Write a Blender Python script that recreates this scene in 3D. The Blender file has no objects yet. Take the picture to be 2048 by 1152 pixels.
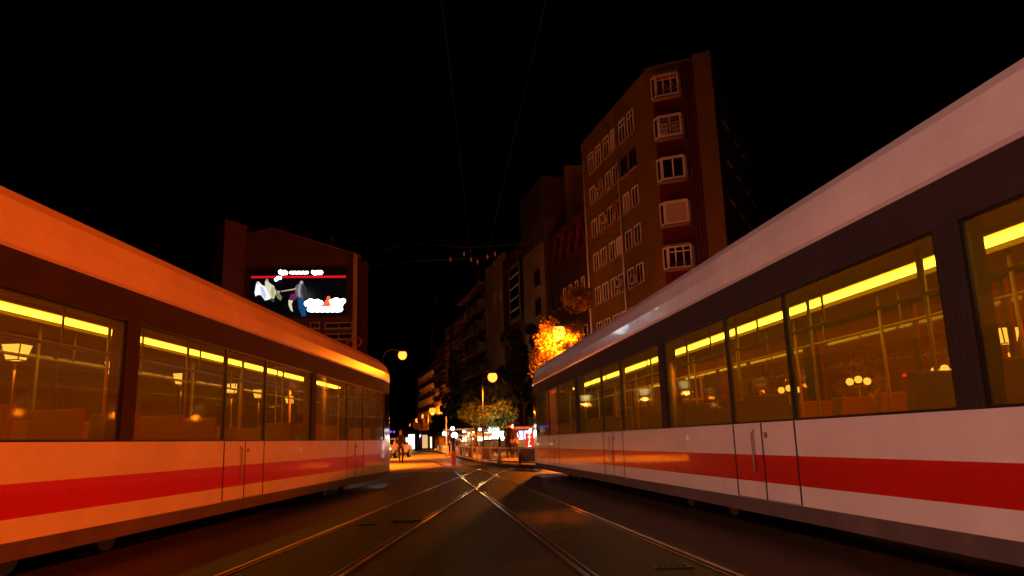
import bpy, bmesh, math, random
from mathutils import Vector, Matrix
rnd = random.Random(7)
S = bpy.context.scene
COL = S.collection
# ------------------------------------------------------------------ camera, world, light, exposure
T, R_, H, F = .201, -.0304, .997, 1500.0          # tilt, roll, eye height (m), focal length in 2048-px units
cd = bpy.data.cameras.new('camera'); cam = bpy.data.objects.new('camera', cd); COL.objects.link(cam)
cd.sensor_width = 36; cd.lens = F/2048*36; cd.clip_start = .05; cd.clip_end = 2000
cr, sr, ct, st = math.cos(R_), math.sin(R_), math.cos(T), math.sin(T)
right = Vector((cr, -sr*st, sr*ct)); up = Vector((-sr, -cr*st, cr*ct)); fwd = Vector((0, ct, st))
M = Matrix((right, up, -fwd)).transposed().to_4x4(); M.translation = (0, 0, H)
cam.matrix_world = M
S.camera = cam
w = bpy.data.worlds.new('World'); S.world = w; w.use_nodes = True
wn = w.node_tree.nodes; bg = wn['Background']
sky = wn.new('ShaderNodeTexSky'); sky.sky_type = 'NISHITA'; sky.sun_disc = False
sky.sun_elevation = math.radians(-9); sky.sun_rotation = math.radians(200)
w.node_tree.links.new(sky.outputs[0], bg.inputs[0]); bg.inputs[1].default_value = .05
S.view_settings.view_transform = 'Standard'; S.view_settings.look = 'None'
S.view_settings.exposure = 0; S.view_settings.gamma = 1
S.cycles.max_bounces = 8; S.cycles.transparent_max_bounces = 16
SODIUM = (1, .085, .0); STREET = (1, .19, .006); AMBER = (1, .30, .03); PINK = (1, .41, .31)

def ray(px, py):
    x = (px-1024)/F; y = (576-py)/F
    return (right*x + up*y + fwd)
def at(px, py, Y):
    d = ray(px, py); return Vector((0, 0, H)) + d*(Y/d.y)
def gnd(px, py, z=0):
    d = ray(px, py); return Vector((0, 0, H)) + d*((z-H)/d.z)
def hit(px, py, A, B):
    """distance u along the wall line A->B and height z where the sight line meets it"""
    d = ray(px, py); e = Vector((B[0]-A[0], B[1]-A[1])).normalized()
    n = Vector((-e.y, e.x)); s = (A[0]*n.x+A[1]*n.y)/(d.x*n.x+d.y*n.y)
    p = d*s; return (p.x-A[0])*e.x+(p.y-A[1])*e.y, H+p.z

# ------------------------------------------------------------------ materials
def mat(name, col, rough=.6, metal=0, emit=None, es=1, coat=0, var=0, vscale=2.0, bump=0, bscale=30, trans=0):
    m = bpy.data.materials.new(name); m.use_nodes = True
    nt = m.node_tree; b = nt.nodes['Principled BSDF']
    b.inputs['Base Color'].default_value = (*col, 1); b.inputs['Roughness'].default_value = rough
    if rough >= .8: b.inputs['Specular IOR Level'].default_value = .15
    b.inputs['Metallic'].default_value = metal; b.inputs['Coat Weight'].default_value = coat
    if emit:
        b.inputs['Emission Color'].default_value = (*emit, 1); b.inputs['Emission Strength'].default_value = es
        if name != 'tram_ceiling_light': m.cycles.emission_sampling = 'NONE'
    if var or bump:
        tc = nt.nodes.new('ShaderNodeTexCoord')
    if var:
        n = nt.nodes.new('ShaderNodeTexNoise'); n.inputs['Scale'].default_value = vscale; n.inputs['Detail'].default_value = 8
        n.inputs['Roughness'].default_value = .65
        nt.links.new(tc.outputs['Object'], n.inputs[0])
        r = nt.nodes.new('ShaderNodeMapRange'); r.inputs[1].default_value = .3; r.inputs[2].default_value = .7
        r.inputs[3].default_value = 1-var; r.inputs[4].default_value = 1+var
        nt.links.new(n.outputs[0], r.inputs[0])
        mx = nt.nodes.new('ShaderNodeMix'); mx.data_type = 'RGBA'; mx.blend_type = 'MULTIPLY'; mx.inputs[0].default_value = 1
        mx.inputs[6].default_value = (*col, 1); nt.links.new(r.outputs[0], mx.inputs[7])
        nt.links.new(mx.outputs[2], b.inputs['Base Color'])
    if bump:
        n2 = nt.nodes.new('ShaderNodeTexNoise'); n2.inputs['Scale'].default_value = bscale; n2.inputs['Detail'].default_value = 5
        nt.links.new(tc.outputs['Object'], n2.inputs[0])
        bp = nt.nodes.new('ShaderNodeBump'); bp.inputs['Strength'].default_value = bump; bp.inputs['Distance'].default_value = .02
        nt.links.new(n2.outputs[0], bp.inputs['Height']); nt.links.new(bp.outputs[0], b.inputs['Normal'])
    if trans:
        tr = nt.nodes.new('ShaderNodeBsdfTranslucent'); tr.inputs[0].default_value = (*[min(1, c*1.6) for c in col], 1)
        ms = nt.nodes.new('ShaderNodeMixShader'); ms.inputs[0].default_value = trans
        nt.links.new(b.outputs[0], ms.inputs[1]); nt.links.new(tr.outputs[0], ms.inputs[2])
        nt.links.new(ms.outputs[0], nt.nodes['Material Output'].inputs[0])
    return m
def glass(name, tint, film, filmcol, gloss=.9):
    """thin pane: tinted see-through, a reflection by Fresnel and a coloured haze film that catches light on both sides"""
    m = bpy.data.materials.new(name); m.use_nodes = True; nt = m.node_tree; nt.nodes.clear()
    N = nt.nodes.new; L = nt.links.new
    tr = N('ShaderNodeBsdfTransparent'); tr.inputs[0].default_value = (*tint, 1)
    d1 = N('ShaderNodeBsdfDiffuse'); d1.inputs[0].default_value = (*filmcol, 1)
    d2 = N('ShaderNodeBsdfTranslucent'); d2.inputs[0].default_value = (*filmcol, 1)
    md = N('ShaderNodeMixShader'); md.inputs[0].default_value = .6; L(d1.outputs[0], md.inputs[1]); L(d2.outputs[0], md.inputs[2])
    tc = N('ShaderNodeTexCoord'); no = N('ShaderNodeTexNoise'); no.inputs['Scale'].default_value = 1.3; no.inputs['Detail'].default_value = 6
    mp = N('ShaderNodeMapping'); mp.inputs['Scale'].default_value = (1, .25, 1.5)
    L(tc.outputs['Object'], mp.inputs[0]); L(mp.outputs[0], no.inputs[0])
    mr = N('ShaderNodeMapRange'); mr.inputs[3].default_value = film*.5; mr.inputs[4].default_value = film*1.5; L(no.outputs[0], mr.inputs[0])
    m1 = N('ShaderNodeMixShader'); L(mr.outputs[0], m1.inputs[0]); L(tr.outputs[0], m1.inputs[1]); L(md.outputs[0], m1.inputs[2])
    gl = N('ShaderNodeBsdfGlossy'); gl.inputs['Roughness'].default_value = .04; gl.inputs[0].default_value = (gloss, gloss, gloss, 1)
    fr = N('ShaderNodeLayerWeight'); fr.inputs[0].default_value = .5
    pw = N('ShaderNodeMath'); pw.operation = 'POWER'; pw.inputs[1].default_value = 4.5; L(fr.outputs['Facing'], pw.inputs[0])
    fa = N('ShaderNodeMath'); fa.operation = 'MULTIPLY_ADD'; fa.inputs[1].default_value = .7; fa.inputs[2].default_value = .03; L(pw.outputs[0], fa.inputs[0])
    m2 = N('ShaderNodeMixShader'); L(fa.outputs[0], m2.inputs[0]); L(m1.outputs[0], m2.inputs[1]); L(gl.outputs[0], m2.inputs[2])
    o = N('ShaderNodeOutputMaterial'); L(m2.outputs[0], o.inputs[0]); return m
def glow(name, col, s): return mat(name, (0, 0, 0), .5, emit=col, es=s)

MT = dict(
 paint=mat('tram_white_paint', (.76, .74, .74), .26, coat=.3, var=.12, vscale=.9, bump=.02, bscale=3),
 red=mat('tram_red_paint', (.55, .008, .008), .28, coat=.35, var=.08, vscale=1.5),
 grey=mat('tram_grey_skirt', (.16, .13, .13), .5, var=.25, vscale=3),
 black=mat('black_rubber', (.012, .011, .011), .45),
 header=mat('tram_dark_header', (.03, .018, .016), .75, var=.2),
 cream=mat('tram_interior_cream', (.42, .30, .10), .5),
 seat=mat('tram_seat_fabric', (.22, .10, .03), .8),
 yellow=mat('handrail_yellow', (.30, .17, .02), .5),
 floor=mat('tram_floor', (.06, .045, .03), .6),
 strip=glow('tram_ceiling_light', (1, .64, .05), 9.0),
 tglass=glass('tram_window_glass', (.82, .68, .36), .23, (.66, .42, .03)),  # amber tint and haze film put the golden interior glow into the glass colour
 dglass=mat('dark_glass', (.01, .01, .012), .08),
 steel=mat('rail_steel', (.45, .33, .25), .24, 1, var=.2, vscale=6),
 groove=mat('rail_groove', (.008, .006, .005), .6),
 pole=mat('dark_painted_steel', (.03, .028, .025), .45),
 galv=mat('galvanised_steel', (.35, .33, .32), .4, .6),
 bulb=glow('sodium_bulb', (1, .22, .022), 4.2),
 bulbfar=glow('far_sodium_bulb', (1, .17, .015), 3.6),
 lantern=glow('lantern_lit_glass', (1, .70, .22), 3.2),
 white=glow('white_lamp', (.95, .92, 1), 7),
)
BAND = {}

# ------------------------------------------------------------------ mesh helpers
class MB:
    def __init__(s): s.v = []; s.f = []; s.m = []
    def quad(s, a, b, c, d, m=0):
        i = len(s.v); s.v += [tuple(a), tuple(b), tuple(c), tuple(d)]; s.f.append((i, i+1, i+2, i+3)); s.m.append(m)
    def poly(s, pts, m=0):
        i = len(s.v); s.v += [tuple(p) for p in pts]; s.f.append(tuple(range(i, i+len(pts)))); s.m.append(m)
    def box(s, x0, x1, y0, y1, z0, z1, m=0):
        s.obox(Vector((x0, y0, z0)), Vector((x1-x0, 0, 0)), Vector((0, y1-y0, 0)), Vector((0, 0, z1-z0)), m)
    def obox(s, o, a, b, c, m=0):
        o = Vector(o); a = Vector(a); b = Vector(b); c = Vector(c); i = len(s.v)
        s.v += [tuple(o+x) for x in (Vector(), a, a+b, b, c, a+c, a+b+c, b+c)]
        fs = [(0, 3, 2, 1), (4, 5, 6, 7), (0, 1, 5, 4), (1, 2, 6, 5), (2, 3, 7, 6), (3, 0, 4, 7)]
        if a.cross(b).dot(c) < 0: fs = [f[::-1] for f in fs]
        for f in fs: s.f.append(tuple(i+k for k in f)); s.m.append(m)
    def tube(s, pts, r, n=8, m=0, cap=True):
        pts = [Vector(p) for p in pts]; rr = r if isinstance(r, (list, tuple)) else [r]*len(pts); i0 = len(s.v)
        for k, p in enumerate(pts):
            d = (pts[min(k+1, len(pts)-1)]-pts[max(k-1, 0)]).normalized()
            u = d.cross(Vector((0, 0, 1)) if abs(d.z) < .9 else Vector((1, 0, 0))).normalized(); v = d.cross(u)
            for j in range(n):
                a = 2*math.pi*j/n; s.v.append(tuple(p+(u*math.cos(a)+v*math.sin(a))*rr[k]))
        for k in range(len(pts)-1):
            for j in range(n):
                a = i0+k*n+j; b = i0+k*n+(j+1) % n; s.f.append((a, b, b+n, a+n)); s.m.append(m)
        if cap:
            s.f.append(tuple(range(i0, i0+n))[::-1]); s.m.append(m)
            e = i0+(len(pts)-1)*n; s.f.append(tuple(range(e, e+n))); s.m.append(m)
    def lathe(s, prof, c=(0, 0, 0), n=16, m=0):
        i0 = len(s.v)
        for (r, z) in prof:
            for j in range(n):
                a = 2*math.pi*j/n; s.v.append((c[0]+r*math.cos(a), c[1]+r*math.sin(a), c[2]+z))
        for k in range(len(prof)-1):
            for j in range(n):
                a = i0+k*n+j; b = i0+k*n+(j+1) % n; s.f.append((a, b, b+n, a+n)); s.m.append(m)
    def prism(s, pts, z0, z1, m=0, mt=None):
        n = len(pts); i = len(s.v)
        s.v += [(p[0], p[1], z0) for p in pts]+[(p[0], p[1], z1) for p in pts]
        for k in range(n):
            s.f.append((i+k, i+(k+1) % n, i+n+(k+1) % n, i+n+k)); s.m.append(m)
        s.f.append(tuple(i+n+k for k in range(n))); s.m.append(m if mt is None else mt)
        s.f.append(tuple(i+k for k in range(n))[::-1]); s.m.append(m)
    def build(s, name, mats, parent=None, smooth=False, bevel=0, loc=None):
        me = bpy.data.meshes.new(name); me.from_pydata(s.v, [], s.f)
        for x in (mats if isinstance(mats, (list, tuple)) else [mats]): me.materials.append(x)
        for p, mi in zip(me.polygons, s.m): p.material_index = mi; p.use_smooth = smooth
        me.update()
        o = bpy.data.objects.new(name, me); COL.objects.link(o)
        if parent: o.parent = parent
        if bevel:
            b = o.modifiers.new('bevel', 'BEVEL'); b.width = bevel; b.segments = 2; b.limit_method = 'ANGLE'
        if loc is not None: o.location = loc
        return o
def tag(o, label=None, cat=None, group=None, kind=None):
    if label: o['label'] = label
    if cat: o['category'] = cat
    if group: o['group'] = group
    if kind: o['kind'] = kind
    return o
def thing(name, label, cat, loc=(0, 0, 0), rz=0, group=None):
    o = bpy.data.objects.new(name, None); COL.objects.link(o); o.location = loc; o.rotation_euler = (0, 0, rz)
    o.empty_display_size = .3
    return tag(o, label, cat, group)
def copy_tree(o, parent=None, label=None):
    c = o.copy(); COL.objects.link(c)
    if parent: c.parent = parent
    if label: c['label'] = label
    for ch in list(o.children): copy_tree(ch, c)
    return c
def point(loc, col, power, r=.15, parent=None, cone=0, aim=None):
    l = bpy.data.lights.new('lamp_light', 'SPOT' if cone else 'POINT')
    if cone: l.spot_size = math.radians(cone); l.spot_blend = .45
    l.energy = power; l.color = col; l.shadow_soft_size = r
    o = bpy.data.objects.new('lamp_light', l); COL.objects.link(o); o.location = loc
    if parent: o.parent = parent
    if aim:
        d = Vector(aim)-Vector(loc)-(parent.location if parent else Vector()); o.rotation_mode = 'QUATERNION'; o.rotation_quaternion = d.to_track_quat('-Z', 'Y'); l.spot_blend = .75
    return o
def text_mesh(name, body, size, m, parent, loc, ex, ez, extrude=.01, offset=0, align='CENTER'):
    """text standing in the plane spanned by ex (reading direction) and ez (up)"""
    c = bpy.data.curves.new(name, 'FONT'); c.body = body; c.size = size; c.extrude = extrude; c.offset = offset
    c.align_x = align; c.align_y = 'CENTER'; c.resolution_u = 3
    t = bpy.data.objects.new(name, c); COL.objects.link(t)
    dg = bpy.context.evaluated_depsgraph_get(); me = bpy.data.meshes.new_from_object(t.evaluated_get(dg))
    bpy.data.objects.remove(t); me.materials.clear(); me.materials.append(m)
    o = bpy.data.objects.new(name, me); COL.objects.link(o)
    ex = Vector(ex).normalized(); ez = Vector(ez).normalized(); n = ex.cross(ez)
    X = Matrix((ex, ez, n)).transposed().to_4x4(); X.translation = loc
    me.transform(X)
    if parent: o.parent = parent
    return o

# ------------------------------------------------------------------ ground, road, pavement, tracks
def ground_mat(name, c1, c2, sx, sy, rough=.55, mortar=.02, fan=True):
    m = bpy.data.materials.new(name); m.use_nodes = True; nt = m.node_tree; b = nt.nodes['Principled BSDF']
    N = nt.nodes.new; L = nt.links.new
    tc = N('ShaderNodeTexCoord'); br = N('ShaderNodeTexBrick'); br.inputs['Scale'].default_value = 1
    wv = N('ShaderNodeTexNoise'); wv.inputs['Scale'].default_value = 1.2
    ad = N('ShaderNodeMix'); ad.data_type = 'VECTOR'; ad.inputs[0].default_value = .06 if fan else .01
    L(tc.outputs['Object'], wv.inputs[0]); L(tc.outputs['Object'], ad.inputs[4]); L(wv.outputs['Color'], ad.inputs[5])
    L(ad.outputs[1], br.inputs[0])
    br.inputs['Brick Width'].default_value = sx; br.inputs['Row Height'].default_value = sy; br.inputs['Mortar Size'].default_value = mortar*sx
    br.inputs['Mortar Smooth'].default_value = .6
    br.inputs['Color1'].default_value = (*c1, 1); br.inputs['Color2'].default_value = (*c2, 1)
    br.inputs['Mortar'].default_value = (*[c*.45 for c in c1], 1)
    no = N('ShaderNodeTexNoise'); no.inputs['Scale'].default_value = .6; no.inputs['Detail'].default_value = 10; no.inputs['Roughness'].default_value = .7
    L(tc.outputs['Object'], no.inputs[0])
    mr = N('ShaderNodeMapRange'); mr.inputs[1].default_value = .3; mr.inputs[2].default_value = .7; mr.inputs[3].default_value = .55; mr.inputs[4].default_value = 1.4; L(no.outputs[0], mr.inputs[0])
    mx = N('ShaderNodeMix'); mx.data_type = 'RGBA'; mx.blend_type = 'MULTIPLY'; mx.inputs[0].default_value = 1
    L(br.outputs[0], mx.inputs[6]); L(mr.outputs[0], mx.inputs[7]); L(mx.outputs[2], b.inputs['Base Color'])
    n3 = N('ShaderNodeTexNoise'); n3.inputs['Scale'].default_value = 45; L(tc.outputs['Object'], n3.inputs[0])
    s = N('ShaderNodeMath'); s.operation = 'MULTIPLY_ADD'; s.inputs[1].default_value = .35; L(n3.outputs[0], s.inputs[0])
    iv = N('ShaderNodeMath'); iv.operation = 'SUBTRACT'; iv.inputs[0].default_value = 1; L(br.outputs['Fac'], iv.inputs[1]); L(iv.outputs[0], s.inputs[2])
    bp = N('ShaderNodeBump'); bp.inputs['Strength'].default_value = .9; bp.inputs['Distance'].default_value = .014
    L(s.outputs[0], bp.inputs['Height']); L(bp.outputs[0], b.inputs['Normal'])
    b.inputs['Roughness'].default_value = rough
    return m
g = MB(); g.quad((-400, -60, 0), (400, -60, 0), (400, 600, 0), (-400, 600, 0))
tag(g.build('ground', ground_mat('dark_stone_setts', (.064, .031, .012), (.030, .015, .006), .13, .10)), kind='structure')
# pale street paving beyond the junction, with a curved near edge (4 mm above the setts)
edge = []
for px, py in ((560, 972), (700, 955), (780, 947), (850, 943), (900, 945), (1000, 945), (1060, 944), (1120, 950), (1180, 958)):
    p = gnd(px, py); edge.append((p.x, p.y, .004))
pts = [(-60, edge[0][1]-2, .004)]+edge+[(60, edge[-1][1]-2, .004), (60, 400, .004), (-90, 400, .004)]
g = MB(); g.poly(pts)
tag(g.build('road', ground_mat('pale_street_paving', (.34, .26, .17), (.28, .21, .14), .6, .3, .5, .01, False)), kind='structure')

A_DIR, A_X, B_DIR, B_X = .0448, -2.1965, -.1281, 1.7468
def cx(x0, dr, Y): return x0*math.sqrt(1+dr*dr)+dr*Y
def track(name, label, path):
    t = thing(name, label, 'tram track', (0, 0, 0), 0, 'tram tracks set flush in the paving')
    P = [Vector(p) for p in path]
    for sgn in (-1, 1):
        m = MB()
        L = []
        for k, p in enumerate(P):
            d = (P[min(k+1, len(P)-1)]-P[max(k-1, 0)]).normalized(); n = Vector((d.y, -d.x, 0))
            L.append((p+n*.5*sgn, n))
        for k in range(len(L)-1):
            (a, na), (b, nb) = L[k], L[k+1]
            def strip(o0, o1, z, mi):
                q = [a+na*o0*sgn, b+nb*o0*sgn, b+nb*o1*sgn, a+na*o1*sgn]
                if sgn < 0: q = q[::-1]
                m.quad(*[Vector((v.x, v.y, z)) for v in (q[::-1])], mi)
            strip(-.0, .045, .011, 0); strip(-.04, 0, .006, 1); strip(-.055, -.04, .010, 0); strip(.045, .075, .006, 1)
        m.build('rail', [MT['steel'], MT['groove']], t)
    return t
track('tram_track', 'inner track running from the lower left of the picture to the right across the junction',
      [(cx(A_X, A_DIR, y), y, 0) for y in (-6, 5, 12, 16, 20, 24)]+[(cx(A_X, A_DIR, 24)+.15*k+.05*k*k, 24+2.4*k, 0) for k in range(1, 8)])
def street_x(y): return cx(B_X, B_DIR, y)-.0006*max(0, y-22)**2 if y < 60 else None
pb = [(cx(B_X, B_DIR, y), y, 0) for y in (-6, 5, 12, 18, 22, 26)]
x, y = pb[-1][0], pb[-1][1]; d = B_DIR
for k in range(30):
    d -= .011 if k < 9 else (-.0015); y += 3.6; x += d*3.6; pb.append((x, y, 0))
track('tram_track', 'inner track from the lower right that runs on up the lit street', pb)
OFFA, OFFB = A_X-.5-1.4-1.15, B_X+.5+1.09+1.15
track('tram_track', 'outer track that lies under the orange lit tram on the left', [(cx(OFFA, A_DIR, y), y, 0) for y in (-8, 6, 20, 27)]+[(cx(OFFA, A_DIR, 27)+.1*k*k, 27+3*k, 0) for k in range(1, 5)])
pb2 = [(px+2.9+.02*i, py+.5, 0) for i, (px, py, _) in enumerate(pb)]
track('tram_track', 'outer track that lies under the pale tram on the right', [(cx(OFFB, B_DIR, y), y, 0) for y in (-8, 6, 20, 30, 36)])
g = MB()   # point-machine cover plate by the crossing and two small drain covers
def cover(px, py, w_, l_, label, nm='drain_cover', cat='drain cover'):
    p = gnd(px, py); m = MB(); m.box(-w_/2, w_/2, -l_/2, l_/2, .0, .012, 0)
    for k in range(5): m.box(-w_/2+.03+k*(w_-.06)/5, -w_/2+.03+k*(w_-.06)/5+(w_-.06)/9, -l_/2+.05, l_/2-.05, .012, .018, 1)
    o = m.build(nm, [MT['pole'], MT['groove']], None, bevel=.004); o.location = (p.x, p.y, .001); tag(o, label, cat)
cover(967, 980, .22, 1.3, 'narrow dark iron cover plate beside the rail crossing')
cover(735, 1049, .26, .2, 'dark iron drain cover beside the left rail', 'drain_cover')
cover(1345, 1134, .3, .2, 'dark iron drain cover inside the right hand rail near the camera', 'drain_cover')
cover(818, 1042, .45, .22, 'reddish iron drain cover left of the second rail from the left')

# ------------------------------------------------------------------ trams
HW = 1.15; LEN = 27.0
PROF = [(1.09, .21), (1.15, .36), (1.15, .53), (1.15, .79), (1.15, 1.10), (1.15, 2.27), (1.15, 2.57), (1.165, 2.60), (1.15, 2.78), (1.08, 2.98), (.97, 3.10), (.72, 3.17), (0, 3.20)]
def make_tram():
    root = thing('tram', '', 'tram')
    half = LEN/2
    secs = [(-half, .45, .62), (-half+.18, .66, .72), (-half+.6, .86, .86), (-half+1.2, .96, .96), (-half+2.0, 1, 1)]
    joints = [-half+2.0]
    k = -half+2.0
    secs2 = secs+[(-s, a, b) for (s, a, b) in secs[::-1]]
    def loft(p0, p1, m, mi=0, skip_mid=False, sides=(1, -1), ends=(1, -1)):
        for (s0, a0, b0), (s1, a1, b1) in zip(secs2[:-1], secs2[1:]):
            if skip_mid and s0 < 0 < s1: continue
            if skip_mid and (s0+s1)*ends[0] < 0 and len(ends) == 1: continue
            def pt(p, s, a, b):
                zz = p[1]; top = max(0, zz-1.0)/2.2                      # the cab ends lean in towards the roof
                sh = (1-b)*1.6*top*(1 if s < 0 else -1)
                return (p[0]*a, s+sh, zz if zz < 2.6 else 2.6+(zz-2.6)*b)
            for sg in sides:
                q = [pt(p0, s0, a0, b0), pt(p0, s1, a1, b1), pt(p1, s1, a1, b1), pt(p1, s0, a0, b0)]
                q = [(x*sg, y_, z) for x, y_, z in q]
                if sg < 0: q = q[::-1]
                m.quad(*q, mi)
        for (s, a, b) in (secs2[0], secs2[-1]):
            if len(sides) == 1 or s*ends[0] < 0 and len(ends) == 1: continue
            q = [pt(p0, s, a, b), pt(p1, s, a, b)]; q = [q[0], q[1], (-q[1][0], *q[1][1:]), (-q[0][0], *q[0][1:])]
            if p1[0] > 0 or True: m.quad(*(q if s < 0 else q[::-1]), mi)
    m = MB(); loft(PROF[0], PROF[1], m); m.build('skirt', MT['grey'], root)
    m = MB(); loft(PROF[1], PROF[2], m, 0); loft(PROF[2], PROF[3], m, 1); loft(PROF[3], PROF[4], m, 0)
    m.build('body', [MT['paint'], MT['red']], root)
    for en in (1, -1):
        m = MB(); loft(PROF[4], PROF[5], m, 0, True, ends=(en,)); m.build('windscreen', MT['dglass'], root)
    m = MB(); loft(PROF[5], PROF[6], m, 0, sides=(1,)); m.build('header_panel', MT['header'], root)
    m = MB(); loft((1.15, 2.42), PROF[6], m, 0, sides=(-1,)); m.build('header_panel', MT['header'], root)
    for en in (1, -1):
        m = MB(); loft(PROF[5], (1.15, 2.42), m, 0, True, ends=(en,)); m.build('header_panel', MT['header'], root)
    m = MB()
    for i in range(6, len(PROF)-1): loft(PROF[i], PROF[i+1], m, 0)
    m.build('roof', MT['paint'], root, smooth=False)
    # interior
    a, b = -half+2.0, half-2.0
    m = MB(); m.box(-1.09, 1.09, a, b, .30, .36); m.build('floor', MT['floor'], root)
    m = MB(); m.box(-1.12, 1.12, a, b, 2.46, 2.52)
    for sg in (1, -1):
        if sg > 0: m.obox((sg*.78, a, 2.458), (sg*.30, 0, -.16), (0, b-a, 0), (0, 0, .03))
        m.obox((sg*.20, a, 2.455), (sg*.03, 0, -.05), (0, b-a, 0), (sg*.05, 0, 0))
    m.build('ceiling', MT['cream'], root)
    m = MB()
    for sg in (1, -1): m.box(min(sg*1.05, sg*1.13), max(sg*1.05, sg*1.13), a, b, .37, 1.09)
    m.build('inner_wall', MT['cream'], root)
    m = MB(); m.box(-.055, .055, a+.1, b-.1, 2.40, 2.44); m.build('ceiling_light', MT['strip'], root)
    # bogies and underframe
    m = MB(); m.box(-.85, .85, a, b, .22, .29); m.build('underframe', MT['black'], root)
    for yb in (-9.2, 0, 9.2):
        bo = MB(); bo.box(-.62, .62, yb-1.1, yb+1.1, .12, .2); bo = bo.build('bogie', MT['black'], root)
        for dy in (-.75, .75):
            for sg in (1, -1):
                wv = MB(); wv.tube([(sg*.49, yb+dy, .205), (sg*.6, yb+dy, .205)], .2, 20); wv.build('wheel', MT['galv'], bo)
    # side windows, doors, bellows
    xs = []; y = a
    lay = ['w', 'd', 'w', 'b', 'w', 'd', 'w', 'b', 'w', 'd', 'w', 'b', 'w', 'd', 'w']
    wl = {'w': 0, 'd': 1.36, 'b': .24}
    wl['w'] = ((b-a)-4*1.36-3*.24)/8
    seg = []
    for t in lay: seg.append((t, y, y+wl[t])); y += wl[t]
    for sg in (1, -1):
        ZW = 2.27 if sg > 0 else 2.42
        for t, y0, y1 in seg:
            X0 = sg*1.128
            if t == 'b':
                m = MB()
                for q in range(5):
                    yy = y0+.005+q*(y1-y0)/5
                    m.box(min(sg*1.0, sg*1.158), max(sg*1.0, sg*1.158), yy, yy+.045, 1.103, ZW-.002)
                m.build('bellows', MT['header'], root)
            else:
                n = 1
                p = MB(); p.quad((X0, y0+.02, 1.10), (X0, y1-.02, 1.10), (X0, y1-.02, ZW), (X0, y0+.02, ZW))
                wd = p.build('window' if t == 'w' else 'door_window', MT['tglass'], root)
                fr = MB()
                xa, xb = min(sg*1.10, sg*1.148), max(sg*1.10, sg*1.148)
                for yy in (y0, y1-.022): fr.box(xa, xb, yy, yy+.022, 1.102, ZW-.002)
                for zz in (1.102, ZW-.02): fr.box(xa, xb, y0+.022, y1-.022, zz, zz+.018)
                fr.build('frame', MT['black'], wd)
                if t == 'd':
                    dm = MB(); X = sg*1.1502
                    for yy in (y0, (y0+y1)/2-.012, y1-.024):
                        dm.box(min(X, X+sg*.004), max(X, X+sg*.004), yy, yy+.024, .37, 1.098)
                    dm.box(min(X, X+sg*.004), max(X, X+sg*.004), y0, y1, .365, .369)
                    dm.build('door', MT['black'], root)
                    bt = MB(); yb = (y0+y1)/2+.09; bt.tube([(X, yb, .98), (X+sg*.012, yb, .98)], .028, 14); bt.build('door_button', MT['yellow'], root)
                    hd = MB(); hd.tube([(X, yb-.26, .60), (X+sg*.03, yb-.26, .63), (X+sg*.03, yb-.26, 1.0), (X, yb-.26, 1.03)], .011, 6); hd.build('door_handle', MT['galv'], root)
    # handrails, straps, seats
    for sg in (1, -1):
        m = MB(); m.tube([(sg*.42, a+.3, 2.06), (sg*.42, b-.3, 2.06)], .018, 8)
        yy = a+1.0
        while yy < b: m.tube([(sg*.42, yy, 2.06), (sg*.42, yy, 2.45)], .012, 6); yy += 1.5
        m.build('handrail', MT['yellow'], root, smooth=True)
    yy = a+1.3; k = 0
    while yy < b-1:
        for sg in (1, -1):
            if k % 2 == 0:
                m = MB(); m.tube([(sg*.40, yy, .36), (sg*.40, yy, 2.46)], .018, 8); m.build('grab_pole', MT['yellow'], root, smooth=True)
            inside_door = any(t == 'd' and y0-.35 < yy < y1+.15 for t, y0, y1 in seg)
            if not inside_door:
                m = MB()
                x0, x1 = (.52, 1.02) if sg > 0 else (-1.02, -.52)
                m.box(x0, x1, yy, yy+.42, .72, .80); m.obox((x0, yy+.40, .78), (x1-x0, 0, 0), (0, .07, 0), (0, .10, .62)); m.box(x0+.15, x1-.15, yy+.1, yy+.3, .365, .72)
                m.build('seat', MT['seat'], root, bevel=.025)
        yy += .92; k += 1
    # end lamps wrapping the cab corners
    for s in (1, -1):
        for sg in (1, -1):
            m = MB(); m.lathe([(0, -.07), (.10, -.06), (.13, 0), (.10, .06), (0, .07)], (sg*.82, s*(half-.50), .94), 14)
            m.build('headlight', MT['white'], root, smooth=True)
    return root
tram1 = make_tram()
def put_tram(t, off, dr, far_y, label):
    ang = math.atan(dr); c = math.cos(ang); yc = far_y-LEN/2*c
    t.location = (cx(off, dr, yc), yc, 0); t.rotation_euler = (0, 0, -ang+(math.pi if off > 0 else 0))
    t['label'] = label; t['group'] = 'trams passing either side of the junction'
put_tram(tram1, OFFA, A_DIR, 20.9, 'low floor tram on the left, its side lit deep orange above a red stripe')
tram2 = copy_tree(tram1)
put_tram(tram2, OFFB, B_DIR, 23.92, 'low floor tram on the right, pale pinkish white side with a red stripe')

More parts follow.
